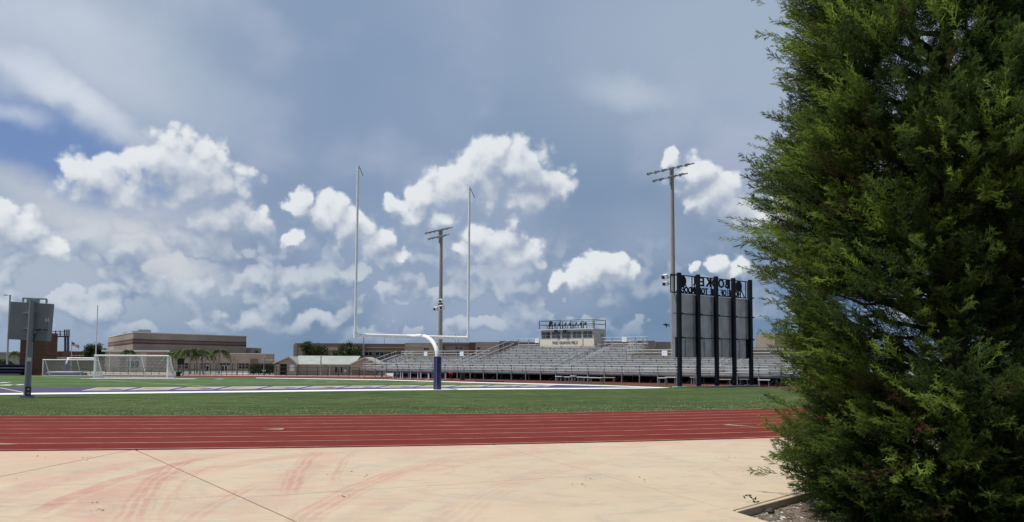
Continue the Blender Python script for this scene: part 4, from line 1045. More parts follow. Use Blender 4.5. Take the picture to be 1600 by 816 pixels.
# small tan building with gabled roofs before the trees
Y = 86.0; zc = lambda y, px: zat(y, px, Y)
O = gp(428, Y); t = thing('concession_building', 'small tan building with grey gabled roof left of the bleachers', 'building', O)
q = lambda px, dy=0.0: (gp(px, Y).x-O.x, dy)
x0, x1, x2, x3 = q(429.5)[0], q(464.5)[0], q(549)[0], q(591)[0]; ze = zc(568.6, 500); zr = zc(557.6, 452)
xm = q(447.5)[0]
MB().box(x0, x2, .35, 5, -.1, ze).build('wall', M_WALL, t)
MB().box(x2+.002, x3, .0, 5, -.1, ze-.02).build('wall', M_WALL, t)
MB().box(x2+.003, x3-.01, -.03, -.002, -.1, zc(578,500)).build('wainscot', M_BRICK, t); MB().box(x1, x2, .30, .348, -.1, zc(579.5,500)).build('wainscot', M_WALL2, t)
gx0, gx1, gm = q(426.8)[0], q(466)[0], q(452)[0]
def gable(a, m, b, zl, zm, zr_, y0, y1, wall, over=.16):
    MB().add([(a+.1,y0,zl-.02),(b-.1,y0,zr_-.02),(m,y0,zm-.06),(a+.1,y0+.2,zl-.02),(b-.1,y0+.2,zr_-.02),(m,y0+.2,zm-.06)], [(0,1,2),(5,4,3),(0,3,4,1),(1,4,5,2),(2,5,3,0)]).build('gable_wall', wall, t)
    for p, z in ((a, zl), (b, zr_)):
        d = Vector((m-p, 0, zm-z)); n_ = Vector((-d.z, 0, d.x)).normalized()*.07*(1 if p < m else -1)
        MB().add([Vector((p,y0-over,z)),Vector((m,y0-over,zm)),Vector((m,y1,zm)),Vector((p,y1,z)),Vector((p,y0-over,z))+n_,Vector((m,y0-over,zm))+n_,Vector((m,y1,zm))+n_,Vector((p,y1,z))+n_],
                 [(0,1,2,3),(7,6,5,4),(0,4,5,1),(1,5,6,2),(2,6,7,3),(3,7,4,0)]).build('roof_plane', M_ROOF, t)
        MB().beam(Vector((p,y0-over-.03,z)), Vector((m,y0-over-.03,zm)), .05, .12, up=(0,0,1)).build('barge_board', M_FASCIA, t)
gable(gx0, gm, gx1, zc(568.4,428), zr, zc(568.8,465), .0, 4.6, M_WALL)
MB().box(q(428.5)[0], q(437)[0], .0, .34, -.1, zc(567.5,430)).build('porch_wall', M_PALE, t); MB().box(q(448.5)[0], q(464.5)[0], -.001, .34, -.1, ze-.01).build('porch_wall', M_WALL, t)
MB().box(q(437)[0], q(448.5)[0], .30, .348, -.1, zc(569,440)).build('doorway', M_DARK, t)
MB().box(q(453)[0], q(460)[0], -.03, -.002, zc(581,456), zc(570.2,456)).build('notice_board', M_BENCHW, t)
yr = 3.6; zl_ = ze-.02                       # long front slope of the main roof
ridge = zc(559.2,500)+.25
MB().add([(gx1-.3,-.05,zl_),(x2+.3,-.05,zl_),(x2+.3,yr,ridge),(gm,yr,ridge),(gx1-.3,-.05,zl_-.07),(x2+.3,-.05,zl_-.07),(x2+.3,yr,ridge-.07),(gm,yr,ridge-.07)],
         [(0,1,2,3),(7,6,5,4),(0,4,5,1),(1,5,6,2),(2,6,7,3),(3,7,4,0)]).build('roof_plane', M_ROOF, t)
MB().beam((gx1-.2,-.09,zl_-.05), (x2+.1,-.09,zl_-.05), .06, .10).build('gutter', M_FASCIA, t)
MB().add([(gm,yr+.01,ridge),(x2+.3,yr+.01,ridge),(x2+.3,7,zl_),(gm,7,zl_)], [(0,1,2,3)]).build('roof_plane', M_ROOF, t)
gable(q(548)[0], q(570.5)[0], q(592.5)[0], zc(569.2,548), zc(558.8,570), zc(568.4,592), -.1, 4.4, M_WALL)
for px0, px1 in ((522,527),(531,535),(538.5,541),(545,547.5)): 
    w_ = MB().box(q(px0)[0], q(px1)[0], .32, .347, zc(583,530), zc(572.6,530)).build('serving_window', M_FASCIA, t); MB().box(q(px0)[0]+.04, q(px1)[0]-.04, .30, .318, zc(582.5,530), zc(573.2,530)).build('pane', M_GLASSD, w_)
for px in (515.5, 549): MB().box(q(px)[0]-.03, q(px)[0]+.03, -.06, .0, -.05, zl_-.12).build('porch_post', M_FASCIA, t)
for px in (479.5, 508): MB().box(q(px-1)[0], q(px+1)[0], .2, .298, zc(571.3,480), zc(569.6,480)).build('wall_lamp', M_BLACK, t)

# long brick school behind the stands, in blocks of its own depth
def seg(label, px0, px1, Y, ytop, m, cap=None, depth=8): return Block('school_block', label, gp(px0, Y), gp(px1, Y), depth, zat(ytop, (px0+px1)/2, Y), m, cap=cap)
s1 = seg('brown brick school block behind the two round trees', 460, 566, 112, 536.4, M_WALL2); zz = lambda y: zat(y, 520, 112)
s1.put('brick_band', M_BRICK, .05, 1, zz(541.5), zz(537), 0, .06); s1.put('brick_band', M_PALE, .05, 1, zz(547), zz(542.5), 0, .05); s1.put('corner_pier', M_WALL2, -.01, .04, 0, zz(538.5), 0, .3)
s2 = seg('recessed red brick school block with a row of dark windows', 566.3, 632, 114, 537.2, M_BRICK)
zz = lambda y: zat(y, 600, 114); s2.put('brick_band', M_PALE, 0, 1, zz(544), zz(542.8), 0, .05); s2.put('brick_band', M_PALE, 0, 1, zz(549.4), zz(548), 0, .05)
for u0, u1 in ((.05,.235),(.31,.505),(.60,.78),(.86,1.0)): s2.window(u0, u1, zz(556), zz(549.8), 2, 1)
s3 = seg('projecting tan brick school block behind the goalpost neck', 632.3, 688, 110, 536.0, M_WALL); zz = lambda y: zat(y, 660, 110)
s3.put('brick_band', M_WALL2, 0, .5, zz(543), zz(542.2), 0, .05); s3.put('brick_band', M_WALL2, 0, .5, zz(549), zz(548.2), 0, .05); s3.window(.53, .67, zz(547.2), zz(543.3), 2, 1); s3.put('wall_panel', M_WALL2, .72, .98, 0, zz(552), 0, .05)
s4 = seg('brown brick school block right of the far floodlight pole', 688.3, 733, 113, 535.2, M_WALL2); zz = lambda y: zat(y, 710, 113)
s4.put('brick_band', M_BRICK, 0, 1, zz(541), zz(537), 0, .05)
for u0, u1 in ((.05,.17),(.5,.78)): s4.window(u0, u1, zz(552.5), zz(547.5), 2, 1); s4.window(u0, u1, zz(545.2), zz(542.4), 2, 1)
s5 = seg('dark brown school pier between two brick blocks', 733.3, 742.5, 112, 535, M_BROWN)
s6 = seg('tan brick school block with two small windows behind the left bleachers', 742.8, 780, 112, 534.6, M_WALL); zz = lambda y: zat(y, 760, 112)
s6.window(.06, .19, zz(552.5), zz(548), 1, 1); s6.window(.06, .19, zz(546), zz(542.5), 1, 1)
s7 = seg('long brown school block reaching behind the press box', 780.3, 990, 113, 533.5, M_WALL2); zz = lambda y: zat(y, 810, 113)
s7.put('brick_band', M_BRICK, 0, 1, zz(540), zz(536), 0, .05)
s8 = seg('dark brick school block beyond the right end of the upper bleachers', 990.4, 1024, 108, 532.5, M_WALL2)
s9 = seg('brown school block beside the tall floodlight pole', 1024.4, 1140, 110, 534.5, M_WALL2)
s10 = seg('tan school wall beyond the low right bleachers', 985, 1162, 96, 545.6, M_WALL); zz = lambda y: zat(y, 1030, 96)
s10.put('brick_band', M_BRICK, 0, .6, zz(553), zz(552), 0, .04)
s11 = seg('tan school wall right of the scoreboard', 1162.4, 1300, 96, 543.5, M_WALL); s11.put('brick_band', M_BRICK, 0, 1, zat(550,1200,96), zat(548.6,1200,96), 0, .04)
s12 = seg('taller brown school block half hidden by the juniper', 1211, 1330, 104, 521, M_WALL2)
for bl, px, hgt in ((s2,600,.9), (s4,711,1.3), (s4,716,1.2), (s1,590,0)):
    if hgt: 
        o = gp(px, bl.A.y+2)-bl.o; MB().tube([(o.x,o.y,bl.H-.05), (o.x,o.y,bl.H+hgt)], .04, 6).build('roof_vent', M_GALV, bl.t)

# ------------------------------------------------------------------ left edge: brick tower, gate frame, stand, flag
t = thing('brick_tower', 'square dark brown brick tower behind the pole cabinet', 'tower', gr(49, 586.2)); b = t.location; Y = b.y
w_ = (68-30)/F*Y; ht = zat(520, 49, Y)
MB().box(-w_/2, w_/2, 0, 2.2, -.05, ht).build('shaft', M_BROWN, t)
nb = 26                                      # corbelled courses that can be told apart
for k in range(nb): MB().box(-w_/2-.03, w_/2+.03, -.03, 2.23, ht*(k+.06)/nb, ht*(k+.62)/nb).build('brick_course', M_BROWN if k % 3 else M_BANDD, t)
gt = thing('gate_frame', 'dark steel gate frame with railed crossbeam right of the brick tower', 'gate', gr(104, 585.6)); b = gt.location; Y = b.y+6
g2 = lambda px, py, dy=0: at(px, py, Y+dy)-b
for px in (102, 106.4): MB().beam(g2(px,586), g2(px,526), .18, .18).build('column', M_GATE, gt)
MB().beam(g2(104,586), g2(104,549), .7, .5).build('column_base', M_BROWN, gt)
for y_, h_ in ((526, .16), (518.5, .06), (522.3, .06)): MB().beam(g2(60,y_-.3), g2(108,y_), .2, h_).build('beam', M_GATE, gt)
for px in (64,72,80,87,94,101,104.5,107.8): MB().beam(g2(px,526), g2(px,516.5 if px < 100 else 515), .1 if px < 100 else .16, .08).build('rail_post', M_GATE, gt)
fp = thing('flagpole', 'thin flagpole with a striped flag beyond the gate frame', 'flagpole', gp(111.5, 110)); 
l2 = lambda px, py: at(px, py, 110)-fp.location
MB().tube([(0,0,-.1), l2(111.9,533)], .05, 8).build('pole', M_ALU, fp)
def flag():
    m = bpy.data.materials.new('striped_flag'); m.use_nodes = True; tr = m.node_tree; g = G(tr); P = g.sep(tr.nodes.new('ShaderNodeTexCoord').outputs['UV'])
    st_ = g.m('GREATER_THAN', g.m('FRACT', g.m('MULTIPLY', P[1], 6.5)), .5); col = g.mix(st_, (.45,.05,.06), (.6,.6,.58))
    can = g.m('MULTIPLY', g.m('LESS_THAN', P[0], .42), g.m('GREATER_THAN', P[1], .45)); col = g.mix(can, col, (.02,.03,.10))
    tr.links.new(col, tr.nodes['Principled BSDF'].inputs['Base Color'])
    n = 8; vs, fs, uv = [], [], []
    for i in range(n+1):
        for j in range(5):
            u, v = i/n, j/4; p = l2(112.2+11.2*u, 534.2+6.0*(1-v)+5.2*u-1.2*math.sin(u*3)*(1-v)) ; p.y += .12*math.sin(u*7); vs.append(p); uv.append((u, v))
    fs = [(i*5+j, (i+1)*5+j, (i+1)*5+j+1, i*5+j+1) for i in range(n) for j in range(4)]
    o = MB().add(vs, fs).build('flag', m, fp, True); so = o.modifiers.new('thick', 'SOLIDIFY'); so.thickness = .02
    ul = o.data.uv_layers.new()
    for lp in o.data.loops: ul.data[lp.index].uv = uv[lp.vertex_index]
flag()
t = thing('bleacher', 'dark blue bleacher with white rail at the far left', 'bleacher', gr(-6, 586.5)); b = t.location; Y = b.y
for k in range(4):
    za = zat(586-k*5, 8, Y)
    MB().box((-60)/F*Y, (34)/F*Y, .45*k, .45*k+.4, max(za,.0), max(za,.0)+.10).build('bench_board', M_PADS if k % 2 else M_GREY, t); MB().box((-60)/F*Y, (33.5)/F*Y, .45*k+.2, .45*k+.24, 0, max(za,.02)).build('riser', M_NAVY, t)
# a long pale building and low shrubs far left
lb = Block('long_building', 'long pale building on the horizon at the far left edge', gp(-60,140), gp(32,140), 8, zat(551,10,140), M_PALE, cap=M_FASCIA)
lb2 = Block('long_building', 'low dark building with a row of bright openings behind the gate frame', gp(72,120), gp(168,120), 8, zat(549.5,100,120), M_BROWN, cap=M_FASCIA)
for k in range(9): lb2.put('opening', M_FASCIA, .36+.055*k, .395+.055*k, zat(556.4,120,120), zat(555,120,120), .0, .05)
lb3 = Block('long_building', 'low tan wing seen under the gate frame beam', gp(60,125), gp(104,125), 6, zat(551,90,125)+.1, M_WALL, cap=M_FASCIA)
mt = thing('high_jump_mat', 'purple and white landing mat under the far goalpost', 'mat', gr(94, 587.2)); Y = mt.location.y
MB().box(-24/F*Y, 24/F*Y, 0, 2.2, 0, .30).build('pad', M_PURPLE, mt, bevel=.05); MB().box(-22/F*Y, 19/F*Y, .1, 2.1, .302, .40).build('cover', M_BENCHW, mt, bevel=.03)

# ------------------------------------------------------------------ thin lamp posts, cameras, small boards, fence
def lamp_post(label, px, ytop, ybase, m, rad=.07, arm=True, Y=None):
    b = gr(px, ybase) if Y is None else gp(px, Y); Y = b.y; t = thing('lamp_post', label, 'lamp post', b)
    H = zat(ytop, px, Y); MB().tube([(0,0,-.05), (0,0,H)], [rad, rad*.8], 10).build('post', m, t, True)
    if arm:
        MB().beam((-.02,0,H-.05), (-.42,-.1,H-.02), .05, .05).build('arm', m, t); MB().obox((-.5,-.12,H-.03), (.2,.02,0), (0,.09,0), (0,0,.05)).build('lamp_head', M_GALV, t)
    else: MB().tube([(0,0,H), (0,0,H+.12)], [rad*1.1, rad*.3], 8).build('cap', M_GALV, t)
    return t
lamp_post('tall pole with a small lamp arm behind the pole cabinet at far left', 11.2, 461, 576, M_GALV, .12, True, 95)
lamp_post('pale post before the school wing, left of the glass doors', 312.3, 559, 586, M_POLE, .085, False)
lamp_post('second pale post beside the first before the school wing', 318, 562, 586, M_POLE, .06, False)
lamp_post('pale post before the school wing, right of the glass doors', 370, 561, 586.2, M_POLE, .085, False)
x4 = lamp_post('pale post with crossarm left of the small tan building', 412.5, 558, 586.6, M_POLE, .085, False); MB().beam((-.3,0,zat(562.6,412,86)), (1.15,0,zat(562.4,412,86)), .08, .1).build('crossarm', M_FASCIA, x4); MB().obox((0,-.1,zat(579,412,86)), (.2,0,0), (0,.06,0), (0,0,.06)).build('box', M_BENCHW, x4)
lamp_post('slim grey post before the small tan building', 501, 556.5, 587.2, M_POLE, .07, False)
lamp_post('thin pole under the left end of the goalpost crossbar', 567.6, 527.5, 570, M_GALV, .06, False, 100)
sb = thing('small_scoreboard', 'small black scoreboard on two posts before the palms', 'scoreboard', gr(282, 587.4)); Y = sb.location.y
MB().obox((0,0,zat(564.7,282,Y)), (.34,0,0), (0,.06,0), (0,0,.31)).build('panel', M_BLACK, sb)
for s_ in (-1,1): MB().box(s_*.2-.03, s_*.2+.03, .02, .06, -.02, zat(568,282,Y)).build('post', M_POLE, sb)
def fence(label, px0, px1, Y0, Y1, ytop, dark, n):
    a, b = gp(px0, Y0), gp(px1, Y1); t = thing('chain_link_fence', label, 'fence', a); H = zat(ytop, (px0+px1)/2, (Y0+Y1)/2); d = b-a
    for i in range(n+1): MB().tube([d*(i/n)+Vector((0,0,-.05)), d*(i/n)+Vector((0,0,H))], .032, 6).build('post', dark, t)
    for z in (H, H*.5, .08): MB().tube([Vector((0,0,z)), d+Vector((0,0,z))], .022, 6).build('rail', dark, t)
    k = MB(); L_ = d.length; s_ = .16; nn = int((L_+H)/s_)
    for i in range(nn):
        for sg_ in (0, 1):
            u0, u1 = i*s_-H, i*s_; z0, z1 = (0, H) if sg_ else (H, 0)
            ua, ub = max(u0, 0), min(u1, L_)
            if ub <= ua: continue
            za, zb_ = z0+(z1-z0)*(ua-u0)/H, z0+(z1-z0)*(ub-u0)/H
            k.beam(d*(ua/L_)+Vector((0,.01,za)), d*(ub/L_)+Vector((0,.01,zb_)), .008, .008)
    k.build('mesh', dark, t)
fence('black chain-link fence between the palms and the far track', 262, 430, 84.5, 85, 568.2, M_BLACK, 20)
fence('black chain-link fence before the small tan building', 432, 562, 84, 82.5, 574.0, M_BLACK, 8)
fence('black chain-link fence seen behind the soccer goals', 70, 261, 86, 86, 574, M_BLACK, 16)
hd = thing('hedge', 'dark hedge left of the small tan building', 'hedge', gp(392, 90))

# ------------------------------------------------------------------ leafy plants
def leaf_mat(name, c1, c2, trans=.25):
    m = bpy.data.materials.new(name); m.use_nodes = True; t = m.node_tree; g = G(t)
    b = t.nodes['Principled BSDF']; rnd = t.nodes.new('ShaderNodeNewGeometry').outputs['Random Per Island']
    P = t.nodes.new('ShaderNodeTexCoord').outputs['Object']
    col = g.mix(rnd, c1, c2); col = g.v('SCALE', col, g.ss(g.noise(P, 1.5, 3, .5), .3, .7, .75, 1.25))
    t.links.new(col, b.inputs['Base Color']); b.inputs['Roughness'].default_value = .55; b.inputs['Specular IOR Level'].default_value = .25
    tr = t.nodes.new('ShaderNodeBsdfTranslucent'); t.links.new(g.v('SCALE', col, 1.4), tr.inputs[0]); mx = t.nodes.new('ShaderNodeMixShader'); mx.inputs[0].default_value = trans
    t.links.new(b.outputs[0], mx.inputs[1]); t.links.new(tr.outputs[0], mx.inputs[2]); t.links.new(mx.outputs[0], t.nodes['Material Output'].inputs[0])
    return m
M_LEAF = leaf_mat('broad_leaf', (.030,.048,.020), (.065,.085,.032)); M_PALM = leaf_mat('palm_leaf', (.05,.085,.025), (.14,.17,.06))
def leaves_mesh(name, centres, size, n_per, spread, m, parent, seed=1):
    r = np.random.default_rng(seed); C = np.repeat(np.array(centres), n_per, 0); n = len(C)
    C = C+r.normal(0, 1, (n, 3))*spread; u = r.normal(0, 1, (n, 3)); u /= np.linalg.norm(u, axis=1)[:, None]; v = np.cross(u, r.normal(0, 1, (n, 3))); v /= np.linalg.norm(v, axis=1)[:, None]
    s = (size*r.uniform(.6, 1.3, n))[:, None]
    V = np.stack([C-u*s, C+v*s*.45, C+u*s, C-v*s*.45], 1).reshape(-1, 3)
    me = bpy.data.meshes.new(name); me.from_pydata(V.tolist(), [], np.arange(n*4).reshape(-1, 4).tolist()); me.materials.append(m)
    o = bpy.data.objects.new(name, me); COL.objects.link(o); o.parent = parent; return o
def round_tree(label, px, Y, ytop, ybot, wpx, seed, name='oak_tree', cat='tree'):
    b = gp(px, Y); t = thing(name, label, cat, b); r = random.Random(seed); z1 = zat(ytop, px, Y); z0 = max(.1, zat(ybot, px, Y)); w = wpx/F*Y/2; zc_ = (z0+z1)/2; hz = (z1-z0)/2
    MB().tube([(0,0,-.1), (.05,0,z0+.3), (0,.05,zc_+hz*.4)], [.2,.14,.04], 8).build('trunk', M_BARK, t, True)
    cs = []
    for k in range(46):
        while True:
            p = Vector((r.uniform(-1,1), r.uniform(-1,1), r.uniform(-1,1)))
            if .35 < p.length < 1: break
        cs.append((p.x*w*.92, p.y*w*.9, zc_+p.z*hz*.9))
        if k < 9: MB().tube([(0,0,z0+.2), (p.x*w*.4, p.y*w*.4, zc_+p.z*hz*.2), cs[-1]], [.07,.045,.012], 5).build('limb', M_BARK, t, True)
    leaves_mesh('crown', cs, .11*w/1.7, 170, min(w,hz)*.17, M_LEAF, t, seed); return t
round_tree('left of two round dark trees behind the small tan building', 492, 96, 533.5, 566, 46, 1)
round_tree('right of two round dark trees behind the small tan building', 546, 96, 535.5, 566, 50, 2)
round_tree('dark bushy tree left of the gymnasium behind the goals', 149, 112, 538.5, 566, 36, 3)
round_tree('low dark tree right of the gymnasium roof', 395, 125, 546, 572, 26, 4)
round_tree('dark bush at the left edge behind the dark bleacher', 6, 100, 561, 580, 30, 6, 'bush', 'bush')
leaves_mesh('foliage', [(x_, 0, z_) for x_ in np.linspace(0, 2.7, 22) for z_ in (.3, .7, 1.05)], .09, 60, .13, M_LEAF, hd, 9)
MB().tube([(.0,0,.3), (2.7,0,.3)], .05, 5).build('stem', M_BARK, hd)
def palm(label, px, Y, ycrown, fl, seed, ybase=None):
    b = gp(px, Y); t = thing('palm_tree', label, 'palm', b, 0, 'palms before the school'); r = random.Random(seed); H = zat(ycrown, px, Y); lean = r.uniform(-.15, .15)
    MB().tube([(0,0,-.1), (lean*.5,0,H*.5), (lean,0,H)], [.11,.085,.075], 9).build('trunk', M_POLE, t, True)
    for k in range(20):
        a = 2*math.pi*k/20+r.uniform(-.2,.2); up = r.uniform(-.1, 1.25); L_ = fl*1.6*r.uniform(.8,1.15); d = Vector((math.cos(a), math.sin(a), 0)); kk = MB(); pts = []
        for i in range(9):
            u = i/8; pts.append(Vector((lean,0,H))+d*(L_*u*math.cos(up*.6)*(1-.15*u))+Vector((0,0,L_*(up*.75*u-(.85+.45*up)*u*u))))
        side = Vector((-d.y, d.x, 0))
        for i in range(8):
            kk.beam(pts[i], pts[i+1], .022, .022)
            for s_ in (-1, 1):
                for h_ in (0, .33, .66):
                    p = pts[i].lerp(pts[i+1], h_); lf = fl*.40*math.sin(math.pi*min(.95, (i+h_+1)/9.5))+.04; q_ = p+side*s_*lf+d*lf*.35-Vector((0,0,lf*.55)); w__ = d*.045
                    kk.add([p-w__, p+w__, q_], [(0,1,2)])
        kk.build('frond', M_PALM, t)
    return t
palm('palm with dark droopy crown at the left of the row', 270.5, 95, 552, .95, 1); palm('second palm of the row, behind the small black scoreboard', 283.5, 94, 549, .95, 2)
palm('full palm in the middle of the row before the doors', 298, 93, 548, 1.15, 3); palm('palm right of the fullest one with a low crown', 318, 94, 548, 1.1, 4)
palm('rightmost palm, standing alone before the glass doors', 342.5, 93.5, 547, 1.05, 5); palm('small palm behind the soccer goal net', 199, 99, 549, .95, 6); palm('small palm left of the brick tower', 24, 100, 551, .8, 7)
palm('short palm between the two middle palms', 308, 97, 546.5, 1.0, 8)

# ------------------------------------------------------------------ the big juniper at the right
def juniper_mat():
    m = bpy.data.materials.new('juniper_foliage'); m.use_nodes = True; t = m.node_tree; g = G(t); b = t.nodes['Principled BSDF']
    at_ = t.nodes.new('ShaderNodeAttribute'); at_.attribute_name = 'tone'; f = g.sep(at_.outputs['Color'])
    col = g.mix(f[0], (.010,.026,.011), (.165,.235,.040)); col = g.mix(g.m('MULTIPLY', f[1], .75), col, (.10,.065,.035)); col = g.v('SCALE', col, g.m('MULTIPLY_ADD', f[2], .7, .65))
    t.links.new(col, b.inputs['Base Color']); b.inputs['Roughness'].default_value = .6; b.inputs['Specular IOR Level'].default_value = .2
    tr = t.nodes.new('ShaderNodeBsdfTranslucent'); t.links.new(g.v('SCALE', col, 1.5), tr.inputs[0]); mx = t.nodes.new('ShaderNodeMixShader'); mx.inputs[0].default_value = .42
    t.links.new(b.outputs[0], mx.inputs[1]); t.links.new(tr.outputs[0], mx.inputs[2]); t.links.new(mx.outputs[0], t.nodes['Material Output'].inputs[0])
    return m
M_JUN = juniper_mat()
def spray_template(seed):                    # one feathery spray along +X, unit length, up is +Z
    r = np.random.default_rng(seed); tris = []; tip = []
    def sliver(p, q, w, t0, t1, nrm):
        d = q-p; s = np.cross(d, nrm); s = s/(np.linalg.norm(s)+1e-9)*w
        tris.append([p-s, p+s, q]); tip.append([t0, t0, t1])
    def axis(u): return np.array([u, .04*math.sin(u*4+seed), .16*u*u-.05*u])
    for i in range(6): sliver(axis(i/6), axis((i+1.15)/6), .011*(1-i/8), i/6*.6, (i+1)/6*.7, np.array([0, 0, 1.]))
    n = 15
    for k in range(n):
        u = .10+.88*k/n; p = axis(u); s = 1 if k % 2 else -1; roll = r.normal(0, .55)
        L = .34*(1-u)**.6+.07; L *= r.uniform(.75, 1.25)
        d = np.array([.82, s*.58*math.cos(roll), .58*math.sin(roll)+.12]); d /= np.linalg.norm(d)
        q = p+d*L; nr = np.cross(d, [1, 0, .2]); sliver(p, q, .010, u*.6, min(1, u*.6+.4), nr)
        m_ = 5
        for j in range(m_):
            v = .2+.75*j/m_; pp = p+d*L*v
            for s2 in (-1, 1):
                e = d*.85+np.cross(d, nr/np.linalg.norm(nr))*s2*.55+r.normal(0, .22, 3); e /= np.linalg.norm(e)
                sliver(pp, pp+e*(.105*r.uniform(.7, 1.3)), .0105, .25+u*.35+v*.2, .5+u*.35+v*.25, r.normal(0, 1, 3))
    return np.array(tris), np.array(tip)
def leader_template(seed):                   # slim arching leader with short side shoots
    r = np.random.default_rng(100+seed); tris = []; tip = []
    def sliver(p, q, w, t0, t1):
        d = q-p; s = np.cross(d, r.normal(0, 1, 3)); s = s/(np.linalg.norm(s)+1e-9)*w; tris.append([p-s, p+s, q]); tip.append([t0, t0, t1])
    def axis(u): return np.array([u, .05*math.sin(u*3+seed), .14*u-.20*u*u+.16*u**3])
    for i in range(10): sliver(axis(i/10), axis((i+1.3)/10), .008*(1-i/13), .4+i/20, .5+i/20)
    for k in range(26):
        u = .06+.90*k/26; p = axis(u); a = r.uniform(0, 6.28); L = (.20*(1-u)**.8+.045)*r.uniform(.6, 1.25)
        d = np.array([.86, .5*math.cos(a), .5*math.sin(a)+.08]); d /= np.linalg.norm(d); sliver(p, p+d*L, .0075, .45+.4*u, .7+.3*u)
        for j in range(3):
            e = d+r.normal(0, .35, 3); e /= np.linalg.norm(e); pp = p+d*L*(.25+.25*j); sliver(pp, pp+e*.055*r.uniform(.7, 1.3), .0075, .5+.35*u, .75+.25*u)
    return np.array(tris), np.array(tip)
TEMPL = [spray_template(s) for s in range(6)]+[leader_template(s) for s in range(3)]
def juniper():
    base = gr(1486, 800); base = Vector((base.x, base.y, -.09)); base.x = (1482-800)/F*8.55; base.y = 8.55
    t = thing('juniper_tree', 'tall dense green juniper filling the right side of the picture', 'tree', base)
    H = 8.2; r = np.random.default_rng(21)
    zt_ = np.array([0,.1,.31,.66,1.08,1.5,2.06,2.76,3.46,4.16,4.86,5.56,6.4,7.2,8.2]); rt_ = np.array([.9,1.05,1.22,1.36,1.40,1.46,1.50,1.52,1.54,1.56,1.43,1.28,1.1,.85,.1])
    ph = r.uniform(0, 6.28, 8)
    def Rad(th, z):
        lump = .10*np.sin(3*th+2.1*z+ph[0])+.08*np.sin(5*th-3.3*z+ph[1])+.06*np.sin(8*th+5*z+ph[2])
        return np.interp(z, zt_, rt_)*(1+lump*1.25)
    # trunk and limbs
    tp = [Vector((.06*math.sin(z*1.3), .05*math.cos(z*1.7), z)) for z in np.linspace(-.05, 7.4, 16)]
    MB().tube(tp, list(np.linspace(.17, .025, 16)), 10).build('trunk', M_BARK, t, True)
    # branch ends spread over the crown, denser where the crown faces the field and the viewer
    cl = []
    while len(cl) < 740:
        z = r.uniform(.06, 7.9); th = r.uniform(-math.pi, math.pi)          # th = 0 points to +X
        if r.random() > np.interp(z, zt_, rt_)/1.9: continue
        if z < .15 and math.cos(th) < -.30: continue                       # the skirt lifts clear of the paving
        face = math.cos(th-math.radians(212)); 
        if r.random() > (1.0 if face > -.25 else .45): continue
        if z > 6.0 and r.random() > .6: continue
        k = r.uniform(.45, 1.0)**.6; R_ = float(Rad(th, z))*k
        cl.append((th, z, R_, k))
    for _ in range(75):                                                   # low skirt hiding the trunk on the viewer's side
        th = math.radians(r.uniform(-135, 25)); k = r.uniform(.6, 1.0); cl.append((th, r.uniform(.02, .5), (1.05 if math.cos(th) < -.3 else 1.35)*k, k))
    for _ in range(48):                                                   # low boughs reaching out over the edge of the paving
        th = math.radians(r.uniform(140, 240)); z = r.uniform(.16, .7); k = r.uniform(.7, 1.0); cl.append((th, z, (.95+.75*z)*k, k))
    hole = at(1345, 492, 8.2)-base; eye = Vector((0,0,CAMH))-base; hd_ = (hole-eye).normalized()
    P, D, S, T, U, BR = [], [], [], [], [], []
    nl = 0
    for th, z, R_, k in cl:
        d = Vector((math.cos(th), math.sin(th), 0)); e = d*R_+Vector((0,0,z))
        if nl < 150 and z < 6.8 and r.random() < .4:                     # limb from the trunk out to this branch end
            z0 = max(.15, z-R_*.35); a = Vector((.06*math.sin(z0*1.3), .05*math.cos(z0*1.7), z0)); mpt = a.lerp(e, .5)+Vector((0,0,.10*R_))
            j1, j2 = [Vector(r.normal(0, 1, 3))*.05*R_ for _ in range(2)]; MB().tube([a, a.lerp(mpt,.5)+j1, mpt, mpt.lerp(e,.5)+j2, e], [.042,.03,.022,.014,.005], 6, False).build('limb', M_BARK, t, True); nl += 1
        gv = r.normal(0, 1)*.8
        n = int(r.integers(15, 24)); dead = r.random() < .018
        for _ in range(n):
            off = Vector(r.normal(0, 1, 3))*.17; p = e+off-d*r.uniform(0, .25)
            q = p-eye; dist = (q-hd_*q.dot(hd_)).length
            px_ = dist/q.length*F
            if px_ < 34 and r.random() < (.95 if px_ < 22 else .6): continue
            up = r.normal(.34, .32)-(.28 if z < .9 else 0)+.1*k; sd = r.normal(0, .42)
            v = (d+Vector((-d.y, d.x, 0))*sd+Vector((0,0,up))).normalized()
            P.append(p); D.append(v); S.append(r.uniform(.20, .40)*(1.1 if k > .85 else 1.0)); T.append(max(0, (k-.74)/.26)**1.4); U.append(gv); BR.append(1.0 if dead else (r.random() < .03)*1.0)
    # long loose leaders that stand out from the outline on the field side, in small bunches
    LP, LD, LS, LU = [], [], [], []
    for _ in range(165):
        z = r.uniform(.55, 6.4); th = math.radians(r.uniform(130, 255) if r.random() < .5 else r.uniform(155, 215)); d = Vector((math.cos(th), math.sin(th), 0)); R_ = float(Rad(th, z))*r.uniform(.80, .98); lift = r.uniform(.0, .55)
        if .9 > z: lift -= .2
        q = d*R_+Vector((0,0,z)); sd = r.normal(0, .25); w_ = r.uniform(.9, 1.9); ln = r.uniform(.8, 1.25)
        for _k in range(int(r.integers(4, 10))):          # a plume: shoots running side by side
            p = q+Vector(r.normal(0, 1, 3))*.075; v = (d+Vector((0,0,lift+r.normal(0,.13)))+Vector((-d.y,d.x,0))*(sd+r.normal(0,.16))).normalized()
            LP.append(p); LD.append(v); LS.append(r.uniform(.30, .60)*ln); LU.append(w_)  # brighter tone paints in the sunlit fringe
    nl_ = len(LP); P += LP; D += LD; S += LS; T += [1.0]*nl_; U += LU
